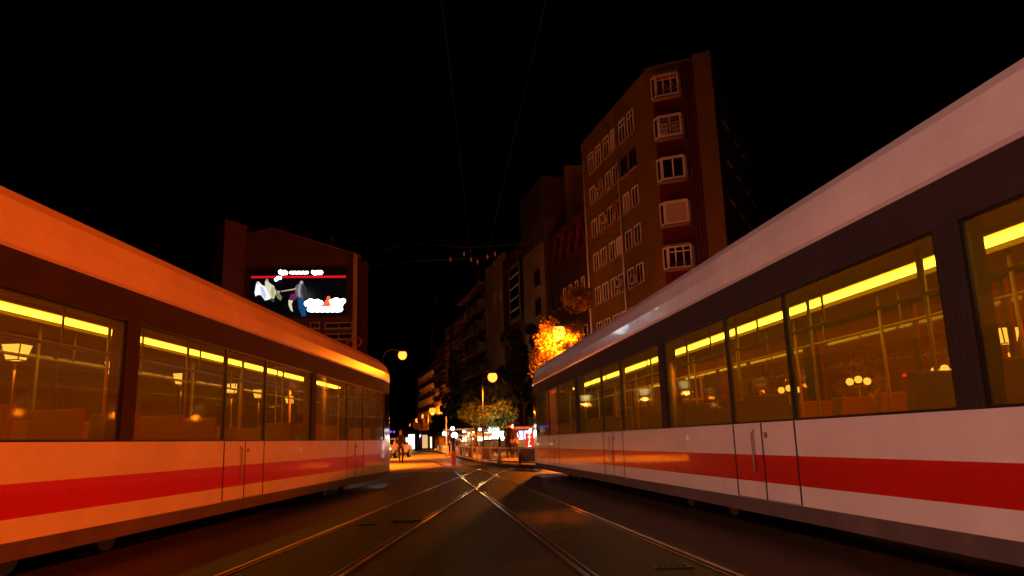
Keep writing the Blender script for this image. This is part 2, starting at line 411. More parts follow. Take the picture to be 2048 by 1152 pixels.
# ------------------------------------------------------------------ street lamps
def street_lamp(label, pos, power, col=STREET, rad=.26, arm=(0, 0), bulb='bulb', group='sodium street lamps', radl=.3, cone=0, aim=None, cat='street lamp', name='street_lamp'):
    """pos = centre of the bulb; arm = offset from the pole to the bulb"""
    p = Vector(pos); base = Vector((p.x-arm[0], p.y-arm[1], 0))
    t = thing(name, label, cat, base, 0, group)
    top = p.z+.55
    m = MB(); m.tube([(0, 0, 0), (0, 0, 1.0), (0, 0, top-.6)], [.11, .08, .055], 10)
    m.build('pole', MT['pole'], t, smooth=True)
    m = MB(); m.tube([(0, 0, top-.6), (arm[0]*.15, arm[1]*.15, top-.15), (arm[0]*.5, arm[1]*.5, top), (arm[0], arm[1], top-.25)], .04, 8); m.build('arm', MT['pole'], t, smooth=True)
    m = MB(); m.lathe([(0, rad*1.25), (rad*.5, rad*1.2), (rad*.75, rad*.95), (rad*.78, rad*.85)], (arm[0], arm[1], p.z), 16); m.build('lamp_shade', MT['pole'], t, smooth=True)
    m = MB(); m.lathe([(rad*.72, rad*.84), (rad*.92, rad*.5), (rad, 0), (rad*.85, -rad*.5), (rad*.5, -rad*.85), (0.001, -rad)], (arm[0], arm[1], p.z), 16); m.build('bulb', MT[bulb], t, smooth=True)
    if power: point((arm[0], arm[1], p.z-rad-.25), col, power, radl, t, cone, aim)
    return t
# lamps that the picture shows
TREE_LAMP = at(1118, 665, 47)
street_lamp('sodium street lamp glowing inside the tree below the corner building', TREE_LAMP, 5000, arm=(-1.2, 0), rad=.42)
street_lamp('starry orange street lamp standing above the green tree by the café', at(985, 755, 57), 3500, cone=150, arm=(.8, 0), rad=.36)
street_lamp('orange street lamp left of centre, above the end of the left tram roof', at(805, 711, 62), 16000, cone=130, arm=(1.6, 0), rad=.36)
street_lamp('big orange street lamp farther up the street, above the round dark tree', at(865, 822, 140), 5500, arm=(.8, 0), rad=.62, bulb='bulbfar')
street_lamp('small orange street lamp up the street, highest of the far group', at(890, 807, 150), 2500, arm=(.8, 0), rad=.42, bulb='bulbfar')
street_lamp('orange street lamp up the street, second from the left in the far row', at(848, 833, 165), 3500, arm=(.8, 0), rad=.55, bulb='bulbfar')
street_lamp('orange street lamp up the street, third and lower in the far row', at(835, 841, 185), 3500, arm=(.8, 0), rad=.55, bulb='bulbfar')
street_lamp('faint orange street lamp at the far left end of the distant row', at(818, 849, 215), 2500, arm=(.8, 0), rad=.4, bulb='bulbfar')
# unseen lamps added behind the trams and the camera to light the junction
street_lamp('added unseen sodium lamp hidden behind the left tram, lights the paving', (-9.6, 35.5, 5.6), 26000, arm=(1.0, 0), rad=.25, cone=118)
street_lamp('added unseen sodium lamp hidden behind the right tram, lights the paving', (4.0, 37.5, 5.6), 20000, arm=(-.8, 0), rad=.25, cone=112)
street_lamp('added unseen sodium lamp behind the camera on the right, lights the left tram', (15, -3.5, 9.5), 18500, col=SODIUM, cone=125, aim=(-4, 9, .5), arm=(-1.5, 0), rad=.3)
street_lamp('added unseen pinkish floodlight behind the camera on the left, lights the right tram', (-12, -4, 9.8), 5600, col=PINK, arm=(1.0, 0), rad=.3, bulb='white', cone=115, aim=(3, 11, .5))

# four sided lanterns left of the left tram
def make_lantern(label, pos, s=1.0, power=60, group='four sided lanterns on posts beyond the left tram'):
    p = Vector(pos); t = thing('lantern_post', label, 'lantern', (p.x, p.y, 0), 0, group)
    h = p.z; a, b = .16*s, .25*s; z0, z1 = h-.20*s, h+.20*s
    m = MB(); m.tube([(0, 0, 0), (0, 0, .5), (0, 0, .55), (0, 0, z0-.08)], [.12, .10, .05, .035], 10); m.build('pole', MT['pole'], t, smooth=True)
    g = MB(); c0 = [(-a, -a, z0), (a, -a, z0), (a, a, z0), (-a, a, z0)]; c1 = [(-b, -b, z1), (b, -b, z1), (b, b, z1), (-b, b, z1)]
    for k in range(4): g.quad(c0[k], c0[(k+1) % 4], c1[(k+1) % 4], c1[k])
    g.quad(*c0[::-1]); g.build('lantern_glass', MT['lantern'], t)
    f = MB()
    for k in range(4): f.tube([c0[k], c1[k]], .016*s, 6)
    for (e, z) in ((a, z0), (b, z1)):
        f.tube([(-e, -e, z), (e, -e, z), (e, e, z), (-e, e, z), (-e, -e, z)], .016*s, 6)
    f.build('frame', MT['pole'], t)
    r = MB(); r.lathe([(b*1.35, 0), (b*.6, .10*s), (b*.3, .2*s), (.02, .24*s), (.001, .34*s)], (0, 0, z1+.012), 4); r.build('cap', MT['pole'], t)
    if power: point((0, 0, z0-.25), AMBER, power, .1, t)
    return t
LP = [(33, 705, 20.7, 'lantern nearest the left edge, seen large through the left tram windows'),
      (232, 737, 25.5, 'lantern second from the left, seen through the left tram windows'),
      (364, 758, 30.2, 'lantern third from the left, seen through the left tram windows'),
      (464, 777, 35.6, 'lantern fourth from the left, left of a close pair'),
      (518, 788, 40, 'lantern fifth from the left, right of the fourth and a little lower'),
      (580, 800, 46, 'small lantern sixth from the left at the same height line'),
      (548, 816, 58, 'small low lantern hanging below the row between the fifth and sixth'),
      (678, 808, 54, 'smallest lantern of the row, nearest the end of the left tram')]
for px, py, Y, lb in LP: make_lantern(lb, at(px, py, Y), 1.1, 70)
make_lantern('bright lantern at the right edge, seen through the right tram windows', at(2012, 672, 22), 1.15, 120, 'lanterns right of the right tram')

# ------------------------------------------------------------------ buildings
FR = mat('window_frame_white', (.82, .76, .74), .5)
GL = mat('night_window_glass', (.012, .012, .014), .12)
BL = mat('closed_roller_blind', (.50, .42, .38), .7, var=.1, vscale=8)
CU = mat('window_curtain', (.30, .25, .22), .8, var=.3, vscale=5)
OCH = mat('ochre_render', (.19, .11, .010), .85, var=.22, vscale=.5, bump=.1)
REDW = mat('oxblood_render', (.11, .012, .010), .8, var=.2, vscale=.6)
DRED = mat('dark_red_steel', (.10, .01, .009), .6, var=.2)
GRYW = mat('grey_brown_render', (.10, .07, .055), .85, var=.3, vscale=.4)
DARKW = mat('dark_brown_cladding', (.06, .028, .022), .7, var=.3, vscale=.5)
BEI = mat('beige_render', (.26, .19, .13), .85, var=.25, vscale=.4)
YEL = mat('yellow_render', (.36, .27, .11), .85, var=.25, vscale=.4)
class Wall:
    """vertical wall line A->B; parts are placed by distance along it (u), height (z) and outward offset (o)"""
    def __init__(s, A, B, parent, flip=False):
        s.A = Vector((A[0], A[1], 0)); s.B = Vector((B[0], B[1], 0)); s.e = (s.B-s.A).normalized()
        s.n = Vector((s.e.y, -s.e.x, 0)); s.L = (s.B-s.A).length; s.p = parent
        if s.n.dot(-s.A) < 0: s.n = -s.n
    def P(s, u, z, o=0): return s.A+s.e*u+s.n*o+Vector((0, 0, z))
    def box(s, m, u0, u1, z0, z1, o0, o1, mi=0): m.obox(s.P(u0, z0, o0), s.e*(u1-u0), s.n*(o1-o0), Vector((0, 0, z1-z0)), mi)
    def window(s, u0, u1, z0, z1, mull=1, transom=0, fw=.09, pane=None, o=0, sill=True, frame=None):
        f = MB(); O0, O1 = o+.003, o+.07
        s.box(f, u0, u0+fw, z0, z1, O0, O1); s.box(f, u1-fw, u1, z0, z1, O0, O1)
        s.box(f, u0+fw, u1-fw, z0, z0+fw, O0, O1); s.box(f, u0+fw, u1-fw, z1-fw, z1, O0, O1)
        for k in range(mull):
            c = u0+(u1-u0)*(k+1)/(mull+1); s.box(f, c-fw*.4, c+fw*.4, z0+fw, z1-fw, O0, O1-.01)
        if transom:
            zt = z1-(z1-z0)*transom; zs = [u0+fw]+[u0+(u1-u0)*(k+1)/(mull+1) for k in range(mull)]+[u1-fw]
            for q in range(len(zs)-1): s.box(f, zs[q]+fw*.4, zs[q+1]-fw*.4, zt, zt+fw*.7, O0, O1-.01)
        w_ = f.build('window', frame or FR, s.p)
        g = MB(); s.box(g, u0+fw*.5, u1-fw*.5, z0+fw*.5, z1-fw*.5, O0-.002, O0+.012); g.build('pane', pane or GL, w_)
        if sill:
            k = MB(); s.box(k, u0-.06, u1+.06, z0-.07, z0-.005, o+.003, o+.16); k.build('sill', s_mat, w_)
        return w_
s_mat = mat('stone_sill', (.28, .19, .15), .8)

# --- corner building right
P1, P2, P3, P4, P5 = (6.6, 62.2), (9.85, 49.7), (10.6, 49.15), (14.2, 47.7), (25.4, 70.5)
cb = thing('corner_building', 'tall ochre and oxblood corner apartment block with lit pink window frames, above the right tram', 'building')
ZT = 26.6
m = MB(); m.prism([P1, P2, P3, P4, P5, (20, 76)], 0, ZT, 0); m.build('wall', [OCH], cb)
m = MB(); m.prism([(p[0]*1.004-.02, p[1]*.998) for p in (P2, P3, P4)]+[(14, 50), (11, 52)], ZT+.003, ZT+.2, 0); m.build('parapet', OCH, cb)
W1 = Wall(P2, P1, cb); W2 = Wall(P3, P4, cb)
# street side windows, floor by floor
rowsz = []
u_list = [hit(px, 240, P2, P1)[0] for px in (1178, 1193, 1210, 1225, 1243, 1261)]
pipe_u = hit(1232, 240, P2, P1)[0]
for r in range(9):
    zc = 23.95-2.88*r
    if zc < 2: break
    for i, u in enumerate(u_list):
        ww = 1.15; hh = 1.75 if r == 0 else 1.45
        pane = [GL, GL, CU, GL, BL][(i*3+r*5) % 5] if (i+r) % 3 == 0 else GL
        if i >= 4 and r == 1:
            W1.window(u-.62, u+.62, zc-.75, zc+.72, 1, 0, .06, GL, frame=DARKW)
        else:
            W1.window(u-ww/2, u+ww/2, zc-hh/2, zc+hh/2, 1, .3 if r == 0 else 0, .085, pane)
m = MB(); m.tube([W1.P(pipe_u, .2, .12), W1.P(pipe_u, 26.0, .12)], .06, 8); m.build('drain_pipe', FR, cb, smooth=True)
m = MB(); m.tube([W1.P(W1.L-.1, .2, .12), W1.P(W1.L-.1, 26.3, .12)], .07, 8); m.build('drain_pipe', FR, cb, smooth=True)
def ac(wl, u, z):
    m = MB(); wl.box(m, u-.42, u+.42, z-.3, z+.3, .18, .5); o = m.build('air_conditioner', mat('ac_casing', (.45, .38, .33), .6), cb, bevel=.03)
    f = MB(); c = wl.P(u-.1, z, .502); f.tube([c, c+wl.n*.02], .22, 14); f.build('fan_grille', MT['pole'], o)
    k = MB(); wl.box(k, u-.3, u-.26, z-.36, z-.305, .003, .5); wl.box(k, u+.26, u+.3, z-.36, z-.305, .003, .5); k.build('bracket', MT['pole'], o)
for px, py in ((1204, 372), (1216, 440), (1276, 560), (1246, 567)):
    u, z = hit(px, py, P2, P1); ac(W1, u, z)
# sign hung on the street side
u, z = hit(1232, 412, P2, P1); m = MB(); W1.box(m, u-.5, u+.5, z-.55, z+.45, .1, .16); m.build('notice_board', mat('faded_red_notice', (.45, .10, .07), .7, var=.4, vscale=4), cb)
# oxblood front with oriel bays
m = MB(); fu = hit(1371, 300, P3, P4)[0]; W2.box(m, -.25, fu, .5, ZT-1.6, .003, .10); m.build('red_front', REDW, cb)
m = MB()
u0, u1 = fu+.0, hit(1396, 250, P3, P4)[0]
for k in range(4):
    c = u0+.06+k*(u1-u0)/4; W2.box(m, c, c+(u1-u0)/8, .5, ZT, .004, .22)
W2.box(m, u0, u1, .5, ZT+.05, .002, .05); m.build('ribbed_column', DRED, cb)
m = MB(); W2.box(m, u1+.02, W2.L+.02, .3, ZT+.3, .003, .3); m.build('pilaster', OCH, cb)
bays = [(1303, 1378, 150, 197), (1305, 1378, 233, 279), (1310, 1385, 316, 364), (1316, 1392, 404, 452), (1324, 1402, 492, 540)]
NOTE_R = mat('red_poster', (.42, .07, .07), .7); NOTE_W = mat('pale_poster', (.40, .36, .34), .7); INK = mat('black_ink', (.015, .012, .012), .7)
D_B = .55; bz = []
ub0 = hit(1306, 255, P3, P4)[0]+.05; ub1 = hit(1372, 255, P3, P4)[0]-.12
for r in range(8):
    if r < 5:
        a = bays[r]; zt = hit(a[0]+40, a[2]+3, P3, P4)[1]; zb = hit(a[0]+40, a[3]-3, P3, P4)[1]
        bz.append((zb-.02, zt+.02))
    else: bz.append((bz[-1][0]-2.9, bz[-1][1]-2.9))
for r, (zb, zt) in enumerate(bz):
    e0, e1 = ub0+.42, ub1-.10
    # oriel shell: trapezoid in plan
    q = [W2.P(ub0, 0, .1), W2.P(e0, 0, D_B), W2.P(e1, 0, D_B), W2.P(ub1, 0, .1)]
    m = MB(); m.prism([(v.x, v.y) for v in q], zb-.16, zb-.02); m.build('bay_ledge', s_mat, cb)
    m = MB(); m.prism([(v.x, v.y) for v in q], zt+.02, zt+(.16 if r in (0, 4) else .08))
    o = m.build('bay_ledge', s_mat if r in (0, 4) else FR, cb)
    m = MB(); qq = [W2.P(ub0+.05, 0, .1), W2.P(e0+.03, 0, D_B-.06), W2.P(e1-.03, 0, D_B-.06), W2.P(ub1-.05, 0, .1)]
    m.prism([(v.x, v.y) for v in qq], zb-.02, zt+.02); m.build('bay_glazing', GL, cb)
    Wf = Wall(q[1], q[2], cb); Ws = Wall(q[0], q[1], cb); Wt = Wall(q[3], q[2], cb)
    o_ = -.06
    if r in (0, 4): w_ = Wf.window(0, Wf.L, zb, zt, 2, .28, .10, GL, o_, False)
    elif r == 3: w_ = Wf.window(0, Wf.L, zb, zt, 0, 0, .10, BL, o_, False)
    else: w_ = Wf.window(0, Wf.L, zb, zt, 1, 0, .12, GL, o_, False)
    Ws.window(.04, Ws.L-.02, zb, zt, 0, 0, .09, GL, o_+.02, False); Wt.window(.04, Wt.L-.02, zb, zt, 0, 0, .05, BL, o_+.02, False)
    L = Wf.L; O = .02
    if r == 1:
        for k, lines in enumerate((('BURCU', 'BALTAN'), ('OĞUZ', 'SEZER', 'ARSLAN'))):
            a0 = .16+k*(L/2-.05); a1 = a0+L/2-.28
            m = MB(); Wf.box(m, a0, a1, zb+.14, zt-.14, O-.03, O-.02); p = m.build('office_poster', NOTE_W, cb)
            m = MB(); Wf.box(m, a0, a1, zt-.52, zt-.14, O-.018, O-.012); m.build('poster_header', INK, p)
            c = (a0+a1)/2
            text_mesh('lettering', 'AVUKAT', .25, NOTE_W, p, Wf.P(c, zt-.33, O-.008), Wf.e, (0, 0, 1), .002)
            for j, tx in enumerate(lines): text_mesh('lettering', tx, .25, INK, p, Wf.P(c, zt-(.78 if len(lines) == 2 else .70)-j*(.34 if len(lines) == 2 else .29), O-.015), Wf.e, (0, 0, 1), .002, .004)
    if r == 0:
        zz = zt-(zt-zb)*.28
        for k in range(3):
            a0 = .14+k*L/3*.97; m = MB(); Wf.box(m, a0, a0+L/3-.2, zz+.1, zt-.12, O-.03, O-.02); p = m.build('red_notice', NOTE_R, cb)
            text_mesh('lettering', 'SATILIK', .17, NOTE_W, p, Wf.P(a0+L/6-.1, (zz+zt)/2, O-.015), Wf.e, (0, 0, 1), .002)
        # round red badge and warning triangle
        c = Wf.P(.42, zb+.55, O-.02); m = MB(); n = 24
        for k in range(n):
            a, b = 2*math.pi*k/n, 2*math.pi*(k+1)/n
            pt = lambda an, rr: c+Wf.e*math.cos(an)*rr+Vector((0, 0, math.sin(an)*rr))
            m.quad(pt(a, .36), pt(b, .36), pt(b, .29), pt(a, .29))
        p = m.build('round_badge', NOTE_R, cb); text_mesh('lettering', '5-18', .22, NOTE_R, p, c, Wf.e, (0, 0, 1), .002, .004)
        c = Wf.P(L-.42, zb+.62, O-.02); m = MB()
        v = [c+Wf.e*x+Vector((0, 0, y)) for x, y in ((-.36, -.28), (.36, -.28), (0, .36))]; u_ = [c+(q_-c)*.62 for q_ in v]
        for k in range(3): m.quad(v[k], v[(k+1) % 3], u_[(k+1) % 3], u_[k])
        p = m.build('warning_triangle', NOTE_R, cb); text_mesh('lettering', '!', .36, NOTE_W, p, c, Wf.e, (0, 0, 1), .002, .01)
    if r in (0, 4):   # low balcony rail
        m = MB()
        for zz in (zb+.05, zb+.22, zb+.38): m.tube([Wf.P(-.1, zz, .14), Wf.P(L+.1, zz, .14)], .018, 6)
        for k in range(9): m.tube([Wf.P(-.1+(L+.2)*k/8, zb-.1, .14), Wf.P(-.1+(L+.2)*k/8, zb+.38, .14)], .012, 6)
        m.build('window_rail', MT['pole'], cb)
# dark flank windows
W3 = Wall(P4, P5, cb)
m = MB(); W3.box(m, .3, W3.L-.1, .3, ZT-.02, .003, .06); m.build('flank_cladding', DARKW, cb)
for r in range(8):
    for k in range(6): W3.window(2.2+k*3.7, 3.9+k*3.7, 22.7-2.9*r, 24.1-2.9*r, 1, 0, .07, GL, .06, frame=DARKW)

# --- the row up the street, all on one building line
def line_pt(Y): return (6.6-.26*(Y-62.2), Y)
ddir = Vector((1, .26)).normalized()
def block(name, label, Y0, Y1, h, m_wall, depth=14):
    a, b = line_pt(Y0), line_pt(Y1); t = thing(name, label, 'building')
    m = MB(); m.prism([a, b, (b[0]+ddir.x*depth, b[1]+ddir.y*depth), (a[0]+ddir.x*depth, a[1]+ddir.y*depth)], 0, h); m.build('wall', m_wall, t)
    return t, Wall(a, b, t), h
# truss building
tb, WT, _ = block('office_building', 'dark brown office block with a red steel roof truss, left of the corner block', 62.6, 74, 17.0, DARKW)
m = MB()
ztb, ztt = 17.2, 20.6
for o in (.0, -.9):
    WT.box(m, -.1, WT.L, ztb, ztb+.45, o-.2, o+.1); WT.box(m, -.1, WT.L, ztt-.4, ztt, o-.2, o+.1)
n = 5
for k in range(n):
    a = WT.L*k/n; b = WT.L*(k+.5)/n; c = WT.L*(k+1)/n
    for (p, q) in (((a, ztb+.4), (b, ztt-.4)), ((b, ztt-.4), (c, ztb+.4))):
        m.tube([WT.P(p[0], p[1], 0), WT.P(q[0], q[1], 0)], .22, 4)
m.build('roof_truss', DRED, tb)
m = MB(); m.prism([(line_pt(62.8)[0]+.6, 63.2), (line_pt(74)[0]+1.2, 74), (line_pt(74)[0]+12, 77), (line_pt(62.8)[0]+12, 66.5)], 17.003, 20.2); m.build('upper_storey', DARKW, tb)
u_, z_ = hit(1150, 330, *[(line_pt(64)[0]+1.5, 64), (line_pt(72)[0]+1.5, 72)])
bx = at(1131, 385, 74); m = MB(); bx2 = at(1160, 330, 74); m.box(bx.x, bx.x+3.2, 74, 77, 19.5, bx2.z); m.build('lift_house', OCH, tb)
for k in range(6): WT.window(.8+k*1.7, 1.5+k*1.7, 13.2, 14.8, 0, 0, .08, GL, frame=FR if k < 4 else DARKW)
for k in range(4): WT.window(.6+k*2.7, 2.8+k*2.7, 8.2, 10.6, 1, 0, .12, CU if k % 2 else GL, frame=FR)
for k in range(4): WT.window(.6+k*2.7, 2.8+k*2.7, 4.4, 6.6, 1, 0, .12, GL, frame=DARKW)
# tall dark block with sloped glazing
ob, WO, _ = block('office_building', 'tall dark office block with one big framed window, right of the beige row', 74.2, 90, 23.4, GRYW)
m = MB(); a, b = line_pt(74.4), line_pt(83); m.prism([a, b, (b[0]+12, b[1]+3), (a[0]+12, a[1]+3)], 23.403, 28.0); m.build('upper_storey', DARKW, ob)
m = MB(); WO.box(m, WO.L*.63, WO.L*.995, 1, 22.6, .003, .5); m.build('red_panel', REDW, ob)
uA, zA = hit(1026, 552, line_pt(74.2), line_pt(90)); uB, zB = hit(1047, 520, line_pt(74.2), line_pt(90)); _, zC = hit(1048, 637, line_pt(74.2), line_pt(90))
w_ = WO.window(min(uA, uB), max(uA, uB), zC, max(zA, zB), 0, 0, .35, GL, .5, frame=BEI)
f = MB()
for k in range(1, 5): zz = zC+(max(zA, zB)-zC)*k/5; WO.box(f, min(uA, uB)+.35, max(uA, uB)-.35, zz-.06, zz+.06, .52, .60)
f.build('glazing_bar', FR, w_)
m = MB(); WO.box(m, .4, min(uA, uB)-.6, 5, 21, .003, .25); m.build('side_panel', BEI, ob)
for r in range(5): WO.window(1.2, 3.2, 4.2+3.1*r, 6+3.1*r, 1, 0, .1, GL, .26, frame=DARKW)
# beige fins
fb, WF, _ = block('apartment_block', 'beige apartment block with tall vertical ribs and two lit upper windows', 90.2, 100, 23.6, BEI)
for k in range(7):
    m = MB(); WF.box(m, k*1.55, k*1.55+.35, 4, 23.9, .003, .55); m.build('rib', BEI, fb)
LITW = glow('dim_lit_room', (1, .62, .25), .35)
for r in range(7):
    for k in range(6): WF.window(k*1.55+.5, k*1.55+1.4, 4.2+2.8*r, 5.7+2.8*r, 0, 0, .08, LITW if (r, k) in ((5, 0), (5, 2)) else GL, 0, frame=GRYW)
# balconies
bb, WB, _ = block('apartment_block', 'apartment block with deep balconies and an overhanging roof, middle of the row', 100.2, 116, 22.0, GRYW)
m = MB(); WB.box(m, -.1, WB.L+.3, 22.003, 22.35, -13, 1.3); m.build('roof', s_mat, bb)
for r in range(6):
    for u in (1.0, 6.2, 11.2):
        m = MB(); WB.box(m, u, u+3.6, 4.3+2.95*r, 4.45+2.95*r, .003, 1.2); WB.box(m, u, u+3.6, 4.452+2.95*r, 5.4+2.95*r, 1.1, 1.2); WB.box(m, u, u+.08, 4.452+2.95*r, 5.4+2.95*r, .003, 1.098)
        m.build('balcony', BEI if (r+int(u)) % 2 else YEL, bb)
        WB.window(u+.6, u+2.8, 4.6+2.95*r, 6.6+2.95*r, 1, 0, .09, GL if (r*3+int(u)) % 4 else CU)
d_ = MB(); c = WB.P(9, 23.3, .3); d_.lathe([(0, -.1), (.35, -.02), (.55, .18)], c, 14); d_.tube([WB.P(9, 22.36, 0), c], .04, 6); d_.build('satellite_dish', FR, bb, smooth=True)
yb_, WY, _ = block('apartment_block', 'yellowish apartment block with projecting bays, left of the balcony block', 116.2, 132, 20.6, YEL)
for r in range(6):
    for u in (1, 8.5):
        m = MB(); WY.box(m, u, u+5, 3.9+2.8*r, 6.3+2.8*r, .003, 1.0); bay = m.build('bay', YEL, yb_)
        WY.window(u+.5, u+2.2, 4.5+2.8*r, 5.9+2.8*r, 1, 0, .1, GL, 1.0); WY.window(u+2.8, u+4.5, 4.5+2.8*r, 5.9+2.8*r, 1, 0, .1, GL, 1.0)
lb_, WL, _ = block('apartment_block', 'lower grey apartment block near the far end of the street row', 132.2, 148, 19.0, BEI)
for r in range(6):
    for k in range(5): WL.window(1+k*3, 2.8+k*3, 3.8+2.6*r, 5.3+2.6*r, 1, 0, .12, GL)
    m = MB(); WL.box(m, .2, WL.L-.2, 3.3+2.6*r, 3.5+2.6*r, .003, .6); m.build('string_course', GRYW, lb_)
l2, WL2, _ = block('apartment_block', 'last dim apartment block at the far end of the street row', 148.2, 175, 16.5, GRYW)
for r in range(5):
    for k in range(8): WL2.window(1+k*3.2, 2.8+k*3.2, 3.6+2.6*r, 5.1+2.6*r, 1, 0, .12, GL)

# --- left building with the screen
YB = 56.0
sb = thing('gabled_building', 'dim brown building with a sloping gable that carries the big lit screen', 'building')
A_, B_ = at(489, 640, YB), at(716, 640, YB)
pk = at(548, 461, YB); lf = at(490, 474, YB); rt = at(716, 515, YB)
m = MB(); n = MB()
prof = [(A_.x, 0), (A_.x, lf.z), (pk.x, pk.z), (rt.x, rt.z), (rt.x, 0)]
i = len(m.v)
for yy in (YB, YB+11): m.v += [(x-(yy-YB)*.215, yy, z) for x, z in prof]
m.f += [(0, 4, 3, 2, 1), (5, 6, 7, 8, 9), (0, 1, 6, 5), (1, 2, 7, 6), (2, 3, 8, 7), (3, 4, 9, 8)]; m.m += [0]*6
BRW = mat('brown_render', (.06, .034, .018), .85, var=.3, vscale=.5)
m.build('wall', BRW, sb)
tl, tr2 = at(421, 456, YB-.6), at(490, 456, YB-.6)
bl = at(452, 450, YB-2.0)
m = MB(); m.prism([(bl.x, YB-2.2), (A_.x, YB-.4), (A_.x-.02, YB+8), (tl.x, YB+8), (tl.x, YB)], 0, tl.z+.2); m.build('stair_tower', mat('red_brown_render', (.07, .018, .01), .85, var=.3), sb)
m = MB(); m.prism([(rt.x-.05, YB+.4), (-11.05, YB+.4), (-11.05-2.3, YB+11), (-15, YB+11)], 0, rt.z-.2); m.build('side_wing', mat('wing_render', (.035, .008, .006), .8), sb)
m = MB(); m.obox((lf.x, YB-.25, lf.z+.01), (pk.x-lf.x, 0, pk.z-lf.z), (-2.4, 11.4, 0), (0, 0, .18)); m.obox((pk.x, YB-.25, pk.z+.01), (rt.x+.3-pk.x, 0, rt.z-pk.z-.06), (-2.4, 11.4, 0), (0, 0, .18)); m.build('roof', DARKW, sb)
m = MB(); c = at(708, 560, YB); m.box(c.x, c.x+.25, YB-.3, YB-.002, 6, c.z+2); m.build('corner_strip', BEI, sb)
WS = Wall((A_.x, YB), (rt.x, YB), sb)
for px0, px1, py in ((620, 640, 650), (650, 705, 650), (650, 705, 672)):
    u0, z0 = hit(px0, py+8, (A_.x, YB), (rt.x, YB)); u1, z1 = hit(px1, py-6, (A_.x, YB), (rt.x, YB)); WS.window(u0, u1, z0, z1, 1, 0, .08, GL, frame=BEI)
for k in (0, 1, 2):
    m = MB(); q = at(560+k*52, 470+k*12, YB+3); m.tube([(q.x, YB+3, q.z-1.2), (q.x, YB+3, q.z+.9)], .04, 6); m.tube([(q.x-.4, YB+3, q.z+.6), (q.x+.4, YB+3, q.z+.6)], .03, 6); m.build('aerial', DRED, sb)
# the screen: its own thing, flat panel with thickness, pictures on it
sc = thing('led_screen', 'big outdoor LED screen showing an advert with people, a red line and white lettering', 'screen', (0, 0, 0))
q0, q1 = at(500, 634, YB-.5), at(693, 538, YB-.5)
x0, x1, z0, z1 = q0.x, q1.x, q0.z, q1.z; SW, SH = x1-x0, z1-z0
m = MB(); m.box(x0-.12, x1+.12, YB-.45, YB-.02, z0-.12, z1+.12); m.build('casing', MT['black'], sc, bevel=.03)
m = MB(); m.box(x0, x1, YB-.48, YB-.452, z0, z1); m.build('display', mat('screen_black', (.002, .002, .003), .3, emit=(.1, .2, .4), es=.004), sc)
def scpx(px, py): q = at(px, py, YB-.5); return (q.x, q.z)
def blob(name, pts, r, m_, layer=1):
    """rounded glowing patch: union of discs along a list of picture points, in one mesh"""
    b = MB(); y = YB-.485-.006*layer
    for k, (px, py) in enumerate(pts):
        cx_, cz = scpx(px, py); rr = (r[k] if isinstance(r, list) else r)*YB/F
        b.poly([(cx_+rr*math.cos(a*math.pi/8), y-.0006*k, cz+rr*math.sin(a*math.pi/8)) for a in range(16)])
    return b.build(name, m_, sc)
def poly(name, pts, m_, layer=1):
    b = MB(); b.poly([(scpx(*p)[0], YB-.485-.006*layer, scpx(*p)[1]) for p in pts]); return b.build(name, m_, sc)
WH = glow('screen_white', (.85, .95, 1), 6); RD = glow('screen_red', (1, .008, .015), .75); ORG = glow('screen_orange', (1, .13, .04), 1.3)
def lin(r_, g_, b_): return tuple((c/255)**2.2 for c in (r_, g_, b_))
q = scpx(502, 554); q2 = scpx(692, 553)
poly('red_line', [(502, 552), (692, 551), (692, 555.5), (502, 556.5)], RD)
blob('lettering', [(561, 544), (565, 546), (569, 545), (572, 546)], [4.6, 5, 5, 4], WH, 2)
blob('lettering', [(582+4*k, 545+.5*(k % 2)) for k in range(9)], 3.2, WH, 2)
blob('lettering', [(626, 544), (630, 546), (635, 545), (640, 545), (642, 545)], [3.8, 4.8, 4.8, 4.8, 4.2], WH, 2)
blob('lettering', [(552, 559), (556, 556), (560, 556)], [3.6, 4, 3.4], WH, 2)
blob('logo_lettering', [(614, 607), (621, 605), (628, 607), (635, 605), (641, 606)], [6, 8, 8, 7, 5.5], WH, 2)
blob('logo_lettering', [(664, 606), (672, 604), (680, 606), (686, 602)], [8, 9, 8, 5.5], WH, 2)
blob('logo_lettering', [(620+5*k, 618+(k % 2)) for k in range(13)], 6, WH, 3)
blob('logo_figure', [(657, 596), (654, 604), (650, 609), (658, 609)], [4, 5, 4, 4], ORG, 4)
s1 = glow('screen_pale_clothing', lin(225, 225, 235), 1.3); s2 = glow('screen_cream_clothing', lin(220, 215, 180), 1.0); s3 = glow('screen_grey_jacket', lin(95, 92, 95), 1)
s4 = glow('screen_jeans', lin(10, 70, 120), 1); s5 = glow('screen_skin', lin(190, 160, 150), 1); s6 = glow('screen_maroon', lin(105, 35, 80), 1); s7 = glow('screen_olive', lin(120, 120, 85), 1)
poly('pictured_person', [(509, 585), (512, 568), (518, 564), (524, 570), (533, 574), (540, 588), (541, 598), (530, 601), (522, 590), (515, 590), (511, 593)], s1, 1)
poly('pictured_person', [(530, 572), (530, 563), (535, 560), (539, 566), (548, 572), (552, 585), (548, 597), (541, 596), (536, 584)], s2, 2)
poly('pictured_person', [(549, 578), (556, 582), (564, 594), (562, 601), (556, 598), (549, 586)], s7, 1)
s8 = glow('screen_dark_shade', lin(48, 46, 50), 1); s9 = glow('screen_light_grey', lin(150, 150, 155), 1)
poly('pictured_person', [(598, 568), (602, 569), (600, 580), (601, 595), (597, 593), (595, 580)], s9, 2)
poly('pictured_person', [(604, 568), (612, 574), (614, 584), (612, 592), (606, 595), (603, 584)], s8, 2)
poly('pictured_person', [(606, 597), (611, 598), (613, 628), (609, 630), (605, 612)], s8, 2) if False else None
